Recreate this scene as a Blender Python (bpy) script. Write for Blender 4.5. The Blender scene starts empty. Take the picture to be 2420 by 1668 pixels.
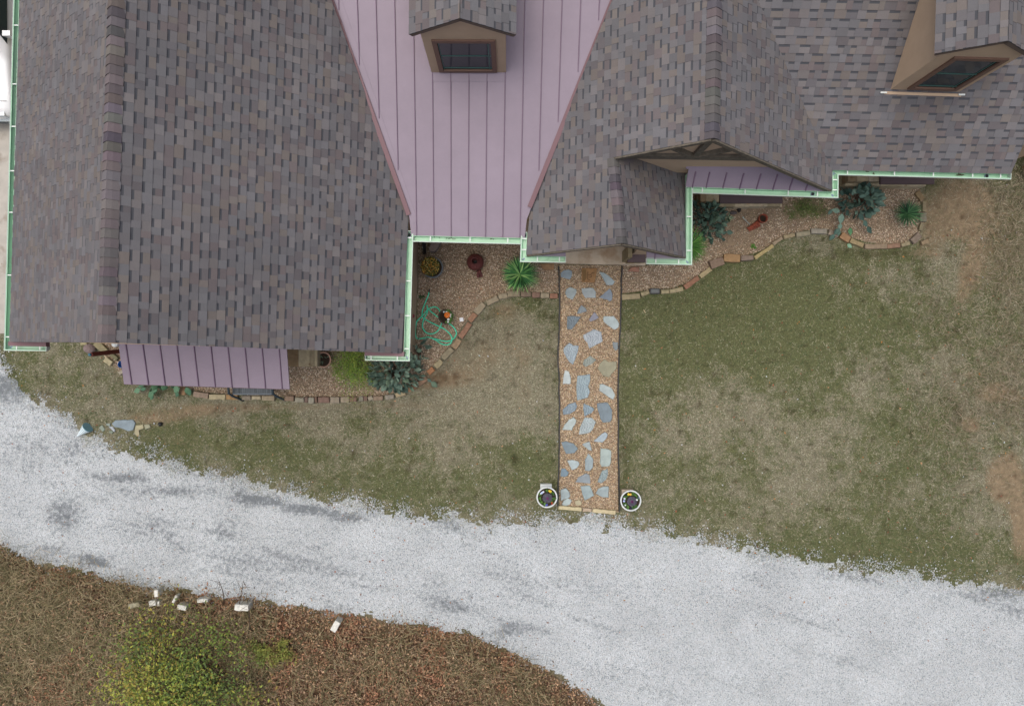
import bpy, math, random
import numpy as np
from mathutils import Vector, Matrix

# ---------------------------------------------------------------- camera, sky, sun, exposure
SC = bpy.context.scene
CAMZ = 17.0
FPX = 1614.0           # focal length in photo pixels (24 mm on a 36 mm gate)
cd = bpy.data.cameras.new("camera"); cam = bpy.data.objects.new("camera", cd)
SC.collection.objects.link(cam)
cam.location = (0, 0, CAMZ); cam.rotation_euler = (0, 0, 0)
cd.lens = 36 * FPX / 2420; cd.sensor_width = 36; cd.clip_end = 2000; cd.clip_start = 0.1
SC.camera = cam
W = bpy.data.worlds.new("World"); SC.world = W; W.use_nodes = True
nt = W.node_tree
bg = nt.nodes["Background"]; sky = nt.nodes.new("ShaderNodeTexSky")
sky.sky_type = 'NISHITA'; sky.sun_disc = False
SUN_EL, SUN_AZ = math.radians(79), math.radians(290)     # azimuth clockwise from +Y (north): light from the west-north-west
sky.sun_elevation = SUN_EL; sky.sun_rotation = SUN_AZ
sky.dust_density = 8.0; sky.air_density = 0.7; sky.ozone_density = 0.6
nt.links.new(sky.outputs[0], bg.inputs[0]); bg.inputs[1].default_value = 0.15
sl = bpy.data.lights.new("sun", 'SUN'); sl.energy = 1.5; sl.angle = math.radians(75); sl.color = (0.94, 1.0, 1.0)
so = bpy.data.objects.new("sun", sl); SC.collection.objects.link(so)
sd = Vector((math.sin(SUN_AZ) * math.cos(SUN_EL), math.cos(SUN_AZ) * math.cos(SUN_EL), math.sin(SUN_EL)))
so.rotation_euler = sd.to_track_quat('Z', 'Y').to_euler()
so.location = sd * 60
SC.view_settings.view_transform = 'Standard'; SC.view_settings.look = 'None'
SC.view_settings.exposure = -0.2; SC.view_settings.gamma = 1.0
SC.render.engine = 'CYCLES'

rnd = random.Random(7)
NP = np.random.default_rng(11)
COL = SC.collection

# ---------------------------------------------------------------- helpers
def P(u, v, z=0.0):
    """photo pixel + height above ground -> world point (survey of the photograph)"""
    d = (CAMZ - z) / FPX
    return Vector(((u - 1210) * d, (834 - v) * d, z))

def srgb(r, g, b):
    f = lambda c: (c / 255 / 12.92) if c <= 10 else ((c / 255 + 0.055) / 1.055) ** 2.4
    return (f(r), f(g), f(b))

def tag(o, label=None, cat=None, group=None, kind=None):
    if label: o["label"] = label
    if cat: o["category"] = cat
    if group: o["group"] = group
    if kind: o["kind"] = kind
    return o

def empty(name, loc):
    o = bpy.data.objects.new(name, None); o.empty_display_size = 0.2
    o.location = loc; COL.objects.link(o); return o

def mat(name, col=(.5, .5, .5), rough=.8, var=.15, scale=6, bump=0.0, bscale=40, attr=None, spec=.3,
        metallic=0.0, stain=None, stain_scale=2.0, stain_lo=.5, stain_hi=.65, wave=None, coat=0.0, detail=6, blotch=None):
    m = bpy.data.materials.new(name); m.use_nodes = True
    t = m.node_tree; N = t.nodes; L = t.links
    b = N["Principled BSDF"]
    b.inputs["Roughness"].default_value = rough
    b.inputs["Specular IOR Level"].default_value = spec
    b.inputs["Metallic"].default_value = metallic
    if coat: b.inputs["Coat Weight"].default_value = coat
    tc = N.new("ShaderNodeTexCoord"); src = tc.outputs["Object"]
    if attr:
        a = N.new("ShaderNodeAttribute"); a.attribute_name = attr; base = a.outputs["Color"]
    else:
        r = N.new("ShaderNodeRGB"); r.outputs[0].default_value = (*col, 1); base = r.outputs[0]
    def mix(fac, A, B, mode='MIX'):
        x = N.new("ShaderNodeMix"); x.data_type = 'RGBA'; x.blend_type = mode
        if isinstance(fac, float): x.inputs["Factor"].default_value = fac
        else: L.new(fac, x.inputs["Factor"])
        for s, v in ((6, A), (7, B)):
            if isinstance(v, tuple): x.inputs[s].default_value = (*v, 1)
            else: L.new(v, x.inputs[s])
        return x.outputs[2]
    def noise(sc, det=detail, rg=.6):
        n = N.new("ShaderNodeTexNoise"); n.inputs["Scale"].default_value = sc
        n.inputs["Detail"].default_value = det; n.inputs["Roughness"].default_value = rg
        L.new(src, n.inputs["Vector"]); return n.outputs["Fac"]
    def ramp(f, a, b2):
        n = N.new("ShaderNodeMapRange"); n.inputs[1].default_value = a; n.inputs[2].default_value = b2
        L.new(f, n.inputs[0]); return n.outputs[0]
    if var > 0:
        n = N.new("ShaderNodeMapRange"); n.inputs[1].default_value = .25; n.inputs[2].default_value = .75
        n.inputs[3].default_value = 1 - var; n.inputs[4].default_value = 1 + var
        L.new(noise(scale), n.inputs[0])
        cc = N.new("ShaderNodeCombineColor")
        for i in range(3): L.new(n.outputs[0], cc.inputs[i])
        base = mix(1.0, base, cc.outputs[0], 'MULTIPLY')
    if blotch:
        n = N.new('ShaderNodeMapRange'); n.inputs[1].default_value = .3; n.inputs[2].default_value = .7
        n.inputs[3].default_value = 1 - blotch[1]; n.inputs[4].default_value = 1 + blotch[1]
        L.new(noise(blotch[0], 8, .7), n.inputs[0]); cc = N.new('ShaderNodeCombineColor')
        for i in range(3): L.new(n.outputs[0], cc.inputs[i])
        base = mix(1.0, base, cc.outputs[0], 'MULTIPLY')
    if stain:
        base = mix(ramp(noise(stain_scale), stain_lo, stain_hi), base, stain)
    L.new(base, b.inputs["Base Color"])
    if bump > 0 or wave:
        bn = N.new("ShaderNodeBump"); bn.inputs["Strength"].default_value = 1.0
        bn.inputs["Distance"].default_value = bump if bump else wave[1]
        h = noise(bscale)
        if wave:
            w = N.new("ShaderNodeTexWave"); w.inputs["Scale"].default_value = wave[0]
            w.inputs["Distortion"].default_value = 14; w.inputs["Detail"].default_value = 4
            w.inputs["Detail Scale"].default_value = 1.5
            L.new(src, w.inputs["Vector"]); h = w.outputs["Fac"]
            bn.inputs["Distance"].default_value = wave[1]
            base2 = mix(ramp(h, 0.0, .45), (0.80, 0.82, 0.84), (1.0, 1.0, 1.0))
            L.new(mix(1.0, base, base2, 'MULTIPLY'), b.inputs["Base Color"])
        L.new(h, bn.inputs["Height"]); L.new(bn.outputs[0], b.inputs["Normal"])
    return m

class MB:
    """collects polygons (with a colour each) and links them as one mesh object"""
    def __init__(s): s.v = []; s.f = []; s.c = []
    def add(s, vs, fs, c=(.5, .5, .5)):
        o = len(s.v); s.v += [tuple(x) for x in vs]
        for f in fs: s.f.append(tuple(i + o for i in f)); s.c.append(c)
        return s
    def box(s, lo, hi, c=(.5, .5, .5), M=None):
        x0, y0, z0 = lo; x1, y1, z1 = hi
        vs = [Vector(p) for p in ((x0,y0,z0),(x1,y0,z0),(x1,y1,z0),(x0,y1,z0),(x0,y0,z1),(x1,y0,z1),(x1,y1,z1),(x0,y1,z1))]
        if M: vs = [M @ v for v in vs]
        return s.add(vs, [(3,2,1,0),(4,5,6,7),(0,1,5,4),(1,2,6,5),(2,3,7,6),(3,0,4,7)], c)
    def bar(s, a, b, w, h, c=(.5,.5,.5), up=Vector((0,0,1))):
        a = Vector(a); b = Vector(b); d = (b - a).normalized()
        r = d.cross(up); r = r.normalized() if r.length > 1e-4 else Vector((1,0,0)); q = r.cross(d).normalized()
        vs = [p + r * i * w / 2 + q * j * h / 2 for p in (a, b) for i, j in ((-1,-1),(1,-1),(1,1),(-1,1))]
        return s.add(vs, [(0,1,2,3),(7,6,5,4),(0,4,5,1),(1,5,6,2),(2,6,7,3),(3,7,4,0)], c)
    def prism(s, poly, z0, z1, c=(.5,.5,.5), side=None):
        n = len(poly); vs = [(p[0], p[1], z0) for p in poly] + [(p[0], p[1], z1) for p in poly]
        s.add(vs, [tuple(range(n, 2*n)), tuple(reversed(range(n)))], c)
        o = len(s.v) - 2*n
        for i in range(n):
            j = (i + 1) % n; s.f.append((o+i, o+j, o+n+j, o+n+i)); s.c.append(side or c)
        return s
    def tube(s, pts, r, n=8, c=(.5,.5,.5), cap=True):
        pts = [Vector(p) for p in pts]; o = len(s.v); m = len(pts)
        rs = r if isinstance(r, (list, tuple)) else [r] * m
        for i, p in enumerate(pts):
            d = (pts[min(i+1, m-1)] - pts[max(i-1, 0)]).normalized()
            a = Vector((0,0,1)) if abs(d.z) < .9 else Vector((1,0,0))
            x = d.cross(a).normalized(); y = x.cross(d)
            for k in range(n):
                t = 2*math.pi*k/n; s.v.append(tuple(p + x*math.cos(t)*rs[i] + y*math.sin(t)*rs[i]))
        for i in range(m-1):
            for k in range(n):
                k2 = (k+1) % n; s.f.append((o+i*n+k, o+i*n+k2, o+(i+1)*n+k2, o+(i+1)*n+k)); s.c.append(c)
        if cap:
            s.f.append(tuple(o+k for k in reversed(range(n)))); s.c.append(c)
            s.f.append(tuple(o+(m-1)*n+k for k in range(n))); s.c.append(c)
        return s
    def lathe(s, prof, n=28, c=(.5,.5,.5), M=None, wob=None):
        o = len(s.v); m = len(prof)
        for (r, z) in prof:
            for k in range(n):
                t = 2*math.pi*k/n; rr = r * (1 + (wob(t) if wob else 0))
                v = Vector((rr*math.cos(t), rr*math.sin(t), z)); s.v.append(tuple(M @ v if M else v))
        for i in range(m-1):
            for k in range(n):
                k2 = (k+1) % n; s.f.append((o+i*n+k, o+i*n+k2, o+(i+1)*n+k2, o+(i+1)*n+k)); s.c.append(c)
        s.f.append(tuple(o+(m-1)*n+k for k in range(n))); s.c.append(c)
        s.f.append(tuple(o+k for k in reversed(range(n)))); s.c.append(c)
        return s
    def build(s, name, m, parent=None, org=None, smooth=False, label=None, cat=None, group=None, kind=None, ploc=None):
        """top-level: origin at the base centre of the mesh (or org); child: stays in world place"""
        V = np.array(s.v, dtype=float).reshape(-1, 3)
        if parent is None:
            if org is None:
                mn = V.min(0); mx = V.max(0); org = ((mn[0]+mx[0])/2, (mn[1]+mx[1])/2, mn[2])
        else:
            org = (0, 0, 0)
        me = bpy.data.meshes.new(name)
        me.from_pydata([tuple(v) for v in (V - np.array(org))], [], s.f)
        ca = me.color_attributes.new("tint", 'FLOAT_COLOR', 'CORNER')
        arr = np.ones((len(me.loops), 4), dtype=np.float32)
        lt = np.array([len(f) for f in s.f]); arr[:, :3] = np.repeat(np.array(s.c, dtype=np.float32), lt, axis=0)
        ca.data.foreach_set("color", arr.ravel())
        if smooth: me.polygons.foreach_set("use_smooth", [True] * len(me.polygons))
        me.materials.append(m); me.update()
        o = bpy.data.objects.new(name, me); COL.objects.link(o)
        if parent is None: o.location = org
        else: attach(o, parent)
        tag(o, label, cat, group, kind)
        return o

def world_loc(o):
    v = Vector((0, 0, 0))
    while o: v += Vector(o.location); o = o.parent
    return v
def attach(o, parent):
    o.parent = parent; o.location = -world_loc(parent)      # mesh data are in world coordinates

def np_mesh(name, V, F, C, m, parent=None, kind=None, smooth=False, org=None, label=None, cat=None, group=None):
    """V (n,3), F (m,k) constant k, C (m,3)"""
    V = np.asarray(V, dtype=np.float32); F = np.asarray(F, dtype=np.int32); k = F.shape[1]
    if parent is None:
        if org is None: org = (float((V[:,0].min()+V[:,0].max())/2), float((V[:,1].min()+V[:,1].max())/2), 0.0)
        V = V - np.array(org, dtype=np.float32)
    me = bpy.data.meshes.new(name)
    me.vertices.add(len(V)); me.vertices.foreach_set("co", V.ravel())
    me.loops.add(F.size); me.loops.foreach_set("vertex_index", F.ravel())
    me.polygons.add(len(F)); me.polygons.foreach_set("loop_start", np.arange(0, F.size, k, dtype=np.int32))
    me.polygons.foreach_set("loop_total", np.full(len(F), k, dtype=np.int32))
    me.update(calc_edges=True)
    if C is not None:
        ca = me.color_attributes.new("tint", 'FLOAT_COLOR', 'CORNER')
        a = np.ones((F.size, 4), dtype=np.float32); a[:, :3] = np.repeat(C, k, axis=0)
        ca.data.foreach_set("color", a.ravel())
    if smooth: me.polygons.foreach_set("use_smooth", np.ones(len(F), dtype=bool))
    me.materials.append(m); me.validate()
    o = bpy.data.objects.new(name, me); COL.objects.link(o)
    if parent is None: o.location = org
    else: attach(o, parent)
    tag(o, label, cat, group, kind)
    return o

def vnoise(x, y, cell, seed, octv=3):
    """value noise, roughly 0..1"""
    out = np.zeros_like(x, dtype=float); amp = 1; tot = 0
    for k in range(octv):
        g = np.random.default_rng(seed * 31 + k).random((257, 257))
        fx = x / cell; fy = y / cell
        ix = np.floor(fx).astype(int); iy = np.floor(fy).astype(int)
        tx = fx - ix; ty = fy - iy; tx = tx*tx*(3-2*tx); ty = ty*ty*(3-2*ty)
        a = g[ix % 256, iy % 256]; b = g[(ix+1) % 256, iy % 256]; c = g[ix % 256, (iy+1) % 256]; d = g[(ix+1) % 256, (iy+1) % 256]
        out += amp * ((a*(1-tx)+b*tx)*(1-ty) + (c*(1-tx)+d*tx)*ty); tot += amp
        amp *= .55; cell /= 2.1
    return out / tot

def inpoly(x, y, poly):
    r = np.zeros(len(x), dtype=bool); n = len(poly)
    for i in range(n):
        x0, y0 = poly[i][0], poly[i][1]; x1, y1 = poly[(i+1) % n][0], poly[(i+1) % n][1]
        if y0 == y1: continue
        c = ((y0 > y) != (y1 > y)) & (x < (x1-x0)*(y-y0)/(y1-y0)+x0)
        r ^= c
    return r

def pick(pal, n, rng=NP, jit=.12):
    pal = np.array(pal); c = pal[rng.integers(0, len(pal), n)]
    return np.clip(c * (1 + rng.uniform(-jit, jit, (n, 1))) * (1 + rng.uniform(-.04, .04, (n, 3))), 0, 1)

# ---------------------------------------------------------------- materials
M = {}
M['shingle'] = mat('shingle', attr='tint', rough=.95, var=.18, scale=160, bump=.0015, bscale=220, spec=.15, blotch=(.55, .10))
M['metal'] = mat('mauve_metal', srgb(136, 125, 138), rough=.5, var=.05, scale=1.6, bump=.004, bscale=1.7, spec=.3, blotch=(.9, .07))
M['metal_dark'] = mat('mauve_trim', srgb(112, 84, 90), rough=.5, var=.08, scale=3, spec=.35)
M['seam'] = mat('shaded_seam_metal', srgb(112, 94, 114), rough=.5, var=.05, scale=3, spec=.3)  # darker than the roof metal: shade along the seams put into the colour
M['gutter'] = mat('pale_green_gutter', srgb(158, 198, 170), rough=.38, var=.07, scale=5, spec=.5,
                  stain=srgb(120, 160, 125), stain_scale=9, stain_lo=.62, stain_hi=.8)
M['gutter_lip'] = mat('grey_gutter_lip', srgb(172, 184, 178), rough=.4, var=.05, scale=5, spec=.5)  # grey light on the gutter lip painted in; handle and rims share it
M['white_metal'] = mat('white_hanger', (.66, .70, .68), rough=.4, var=.03, spec=.5)
M['hole_shade'] = mat('hole_shade', (.01, .012, .012), rough=.6, var=0)  # near-black that paints the shade inside openings
M['sealant'] = mat('sealant', srgb(120, 140, 160), rough=.3, var=.2, scale=20)
M['stucco'] = mat('beige_stucco', srgb(182, 160, 136), rough=.9, var=.05, scale=4, bump=.002, bscale=60)
M['stone_wall'] = mat('ledge_stone', attr='tint', rough=.9, var=.25, scale=9, bump=.012, bscale=16, stain=srgb(112, 84, 52), stain_scale=6, stain_lo=.6, stain_hi=.72)
M['timber'] = mat('weathered_timber', srgb(98, 92, 82), rough=.85, var=.35, scale=14, bump=.004, bscale=30)
M['brown_paint'] = mat('brown_paint', srgb(92, 78, 80), rough=.6, var=.08, scale=5)
M['trim_brown'] = mat('window_trim_brown', srgb(112, 88, 76), rough=.6, var=.08, scale=8)
M['glass'] = mat('dark_glass', srgb(24, 40, 44), rough=.06, var=0, spec=.6)
M['teal_frame'] = mat('teal_frame', srgb(60, 98, 92), rough=.4, var=.05)
M['concrete'] = mat('concrete', srgb(172, 168, 160), rough=.9, var=.14, scale=3, bump=.002, bscale=60, stain=srgb(140, 130, 118), stain_scale=2.2, stain_lo=.52, stain_hi=.7)
M['porch'] = mat('stained_porch', srgb(186, 172, 152), rough=.85, var=.22, scale=2.5, stain=srgb(156, 132, 106), stain_scale=2.2, stain_lo=.48, stain_hi=.7)
M['tint'] = mat('tint_generic', attr='tint', rough=.8, var=.1, scale=12)
M['stone'] = mat('edging_stone', attr='tint', rough=.9, var=.28, scale=12, bump=.008, bscale=26)
M['slate'] = mat('slate', attr='tint', rough=.75, var=.22, scale=9, bump=.006, bscale=22, spec=.4)
M['slate_ripple'] = mat('rippled_slate', attr='tint', rough=.7, var=.2, scale=9, wave=(4.2, .01), spec=.4)
M['pebble'] = mat('pebble', attr='tint', rough=.8, var=.1, scale=60)
M['leaf'] = mat('leaf', attr='tint', rough=.65, var=.12, scale=20, spec=.3)
M['pad'] = mat('cactus_pad', attr='tint', rough=.7, var=.14, scale=14, bump=.003, bscale=50, spec=.3)
M['bark'] = mat('bark', srgb(84, 70, 58), rough=.95, var=.3, scale=20, bump=.006, bscale=30)
M['soil'] = mat('bed_soil', srgb(132, 116, 96), rough=.95, var=.3, scale=12, bump=.01, bscale=40)
M['potsoil'] = mat('potting_soil', srgb(50, 40, 32), rough=.95, var=.4, scale=30, bump=.01, bscale=60)
M['black'] = mat('black_plastic', (.016, .017, .019), rough=.5, var=.2, scale=10, spec=.5)
M['hose'] = mat('green_hose', srgb(72, 214, 174), rough=.4, var=.08, scale=10, spec=.5)
M['terracotta'] = mat('terracotta', srgb(142, 74, 56), rough=.8, var=.2, scale=12, bump=.003, bscale=40)
M['darkred'] = mat('dark_red_clay', srgb(92, 48, 46), rough=.6, var=.15, scale=10, bump=.002, bscale=30, spec=.4)
M['white_glaze'] = mat('white_planter', srgb(204, 210, 210), rough=.5, var=.08, scale=10)
M['carwhite'] = mat('white_car_paint', (.80, .82, .83), rough=.25, var=.0, spec=.5, coat=.5)
M['blade'] = mat('grass_blade', attr='tint', rough=.8, var=.0, spec=.15)

# ---------------------------------------------------------------- ground sheet
def gsum(u, v, L):
    r = np.zeros_like(u)
    for (cx, cy, sx, sy, a) in L: r += a * np.exp(-((u-cx)/sx)**2 - ((v-cy)/sy)**2)
    return r
UP = np.array([(-1200,300),(-60,790),(0,852),(40,900),(75,940),(110,958),(170,985),(200,1035),(250,1042),(330,1075),(440,1105),(520,1118),(600,1142),(700,1165),(800,1182),(900,1202),(1000,1215),(1100,1222),(1160,1240),(1210,1226),(1270,1236),(1330,1222),(1440,1224),(1500,1246),(1560,1256),(1700,1287),(1850,1312),(2000,1338),(2150,1356),(2300,1376),(2420,1394),(2600,1415),(4200,1600)], float)
LO = np.array([(-1200,1180),(0,1300),(50,1313),(100,1338),(200,1358),(300,1380),(400,1394),(470,1402),(560,1412),(640,1428),(720,1440),(800,1452),(900,1464),(1000,1478),(1080,1492),(1150,1515),(1250,1560),(1350,1620),(1450,1690),(1600,1800),(2400,2500),(4200,4000)], float)
def up_edge(u): return np.interp(u, UP[:,0], UP[:,1])
def lo_edge(u): return np.interp(u, LO[:,0], LO[:,1])
def zones(X, Y):
    u = X * FPX / CAMZ + 1210; v = 834 - Y * FPX / CAMZ
    g = .50 + gsum(u, v, [(1780,760,230,150,.45),(1250,715,45,30,.35),(930,1130,330,60,.35),(560,1050,170,45,.28),(2150,1310,330,60,.42),
        (1530,1180,140,90,.18),(1230,1090,70,90,.2),(1650,700,200,60,.3),(60,880,60,50,.15),(180,900,60,30,.1),(1950,620,160,50,.1),(2380,500,50,120,.2),(2100,1180,160,60,.18),(1000,1180,200,30,.1),
        (1930,1000,260,110,-.14),(2050,900,320,260,.13),(1150,860,130,120,-.6),(1190,1000,90,60,-.3),(1050,960,120,60,-.25),(1520,760,130,160,.16),(1700,850,200,140,.14),(2290,800,140,160,-.12),(2330,650,80,80,-.1),(760,960,400,20,-.3),(1230,930,50,60,-.15)])
    g = g + (vnoise(X+50, Y+50, 1.1, 3, 5) - .5) * 1.0 + (vnoise(X+11, Y+31, .22, 13, 3) - .5) * .7
    d = gsum(u, v, [(2255,480,95,70,.95),(2330,610,60,90,.5),(960,958,150,14,.5),(640,962,200,12,.5),(450,975,110,22,.6),(345,992,70,18,.55),(440,1045,60,30,.4),
        (2372,1130,38,54,1.7),(2412,1230,26,90,1.2),(2350,930,50,26,.9),(2290,650,26,40,.8),(2290,1000,30,24,.7),(1195,735,45,22,.55),(1150,830,110,80,.5),(1080,900,70,40,.1),(1240,900,20,90,.3),(2400,620,40,120,.35),(2320,520,100,80,.35),(2200,560,40,60,.35),(1065,895,60,30,.45),(300,880,25,30,.5),(280,860,30,20,.4),(2240,700,60,20,.35),(1250,1240,60,15,.2),(2120,600,120,14,.35),(1000,905,60,20,.5),(2355,925,16,13,1.2),(2398,938,17,13,1.3),(2372,922,10,9,.8),(2300,1012,20,14,.5),(2368,1015,12,10,.7),(2290,885,16,12,.6),(2275,690,14,30,.45),(2265,810,12,10,.5),(1450,1235,12,30,.6),(250,840,60,25,.3)])
    d = d + (vnoise(X+20, Y+80, .5, 5, 4) - .5) * .55
    dark = gsum(u, v, [(1030,895,70,25,.5),(1130,800,100,40,.3),(1000,600,4,4,0),(2080,600,120,16,.5),(2410,450,25,110,.45),(1305,850,25,120,.3),(580,960,60,12,.35),(1480,1000,14,200,.25),(1310,1100,10,100,.25),(1480,1090,12,80,.3),(2262,975,15,34,.8),(2258,780,18,13,.8),(2180,650,14,22,.5),(2240,745,10,8,.5),(2110,905,10,8,.4),(2250,820,9,7,.6),(2150,1010,10,8,.4)])
    dark = dark + np.clip((vnoise(X+3, Y+61, .16, 44, 2) - .66) * 2.6, 0, .6) + np.clip((vnoise(X+13, Y+21, .5, 45, 2) - .68) * 1.6, 0, .4)
    brush = 1 / (1 + np.exp(-(v - lo_edge(u)) / 6))
    dark = dark + np.clip((vnoise(X+33, Y+5, .085, 46, 1) - .66) * 2.4, 0, .55)
    return u, v, np.clip(g, 0, 1), np.clip(d, 0, 1), np.clip(dark, 0, 1), brush

def ground():
    x0, x1, y0, y1, st = -14.0, 14.0, -10.0, 10.0, .07
    nx = int((x1-x0)/st)+1; ny = int((y1-y0)/st)+1
    xs = np.linspace(x0, x1, nx); ys = np.linspace(y0, y1, ny)
    # outer rings reach the horizon, sharing one sheet
    xs = np.concatenate([[-600, -200, -60, -25], xs, [25, 60, 200, 600]]); ys = np.concatenate([[-600, -200, -60, -25], ys, [25, 60, 200, 600]])
    nx += 8; ny += 8
    XX, YY = np.meshgrid(xs, ys); X = XX.ravel(); Y = YY.ravel()
    V = np.stack([X, Y, np.zeros_like(X)], 1)
    i = np.arange(nx-1); j = np.arange(ny-1); I, J = np.meshgrid(i, j); a = (J*nx+I).ravel()
    F = np.stack([a, a+1, a+nx+1, a+nx], 1)
    m = bpy.data.materials.new('lawn_ground'); m.use_nodes = True
    t = m.node_tree; N = t.nodes; L = t.links; b = N["Principled BSDF"]
    b.inputs["Roughness"].default_value = .95; b.inputs["Specular IOR Level"].default_value = .15
    geo = N.new("ShaderNodeNewGeometry"); at = N.new("ShaderNodeAttribute"); at.attribute_name = "zone"
    sp = N.new("ShaderNodeSeparateColor"); L.new(at.outputs["Color"], sp.inputs[0])
    a2 = N.new("ShaderNodeAttribute"); a2.attribute_name = "zone2"
    sp2 = N.new("ShaderNodeSeparateColor"); L.new(a2.outputs["Color"], sp2.inputs[0])
    def noise(sc, det=5, rg=.65):
        n = N.new("ShaderNodeTexNoise"); n.inputs["Scale"].default_value = sc; n.inputs["Detail"].default_value = det
        n.inputs["Roughness"].default_value = rg; L.new(geo.outputs["Position"], n.inputs["Vector"]); return n.outputs["Fac"]
    def mth(op, A, B):
        n = N.new("ShaderNodeMath"); n.operation = op
        for k, q in enumerate((A, B)):
            if isinstance(q, (int, float)): n.inputs[k].default_value = q
            else: L.new(q, n.inputs[k])
        return n.outputs[0]
    def rmp(f, a, b_):
        n = N.new("ShaderNodeMapRange"); n.inputs[1].default_value = a; n.inputs[2].default_value = b_; L.new(f, n.inputs[0]); return n.outputs[0]
    def mix(fac, A, B, mode='MIX'):
        x = N.new("ShaderNodeMix"); x.data_type = 'RGBA'; x.blend_type = mode
        if isinstance(fac, (int, float)): x.inputs["Factor"].default_value = fac
        else: L.new(fac, x.inputs["Factor"])
        for s_, v_ in ((6, A), (7, B)):
            if isinstance(v_, tuple): x.inputs[s_].default_value = (*v_, 1)
            else: L.new(v_, x.inputs[s_])
        return x.outputs[2]
    n1 = noise(26, 6, .7); n2 = noise(7, 6, .65); n3 = noise(60, 4, .7)
    dry = mix(rmp(n1, .35, .65), srgb(100, 97, 80), srgb(144, 140, 120))
    grn = mix(rmp(n1, .35, .65), srgb(78, 82, 54), srgb(110, 112, 80))
    c = mix(rmp(mth('ADD', sp.outputs[0], mth('MULTIPLY', mth('SUBTRACT', n2, .5), 1.1)), .28, .72), dry, grn)
    dirt = mix(rmp(n2, .3, .7), srgb(112, 99, 80), srgb(150, 133, 108))
    c = mix(rmp(mth('ADD', sp.outputs[1], mth('MULTIPLY', mth('SUBTRACT', n1, .5), .9)), .3, .7), c, dirt)
    br = mix(rmp(n1, .3, .7), srgb(58, 44, 34), srgb(120, 92, 72))
    c = mix(sp.outputs[2], c, br)
    dk = mix(rmp(mth('ADD', sp2.outputs[0], mth('MULTIPLY', mth('SUBTRACT', n2, .5), .8)), .2, .9), (1, 1, 1), (.55, .5, .46))
    c = mix(1.0, c, dk, 'MULTIPLY')
    vv = mix(rmp(n3, .25, .75), (.62, .62, .62), (1.35, 1.35, 1.35)); c = mix(1.0, c, vv, 'MULTIPLY')
    L.new(c, b.inputs["Base Color"])
    bm = N.new("ShaderNodeBump"); bm.inputs["Distance"].default_value = .03; L.new(n1, bm.inputs["Height"]); L.new(bm.outputs[0], b.inputs["Normal"])
    o = np_mesh('ground', V, F, None, m, kind='structure', org=(0, 0, 0))
    u, v, g, d, dark, brush = zones(X, Y)
    fd = np.clip(np.minimum((14-np.abs(X))/1.2, (10-np.abs(Y))/1.2), 0, 1)
    g = .42+(g-.42)*fd; d = d*fd; dark = dark*fd
    for nm, (r_, g_, b_) in (("zone", (g, d, brush)), ("zone2", (dark, dark*0, dark*0))):
        ca = o.data.color_attributes.new(nm, 'FLOAT_COLOR', 'POINT')
        arr = np.stack([r_, g_, b_, np.ones_like(r_)], 1).astype(np.float32); ca.data.foreach_set("color", arr.ravel())
    o['kind'] = 'structure'
ground()

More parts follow.
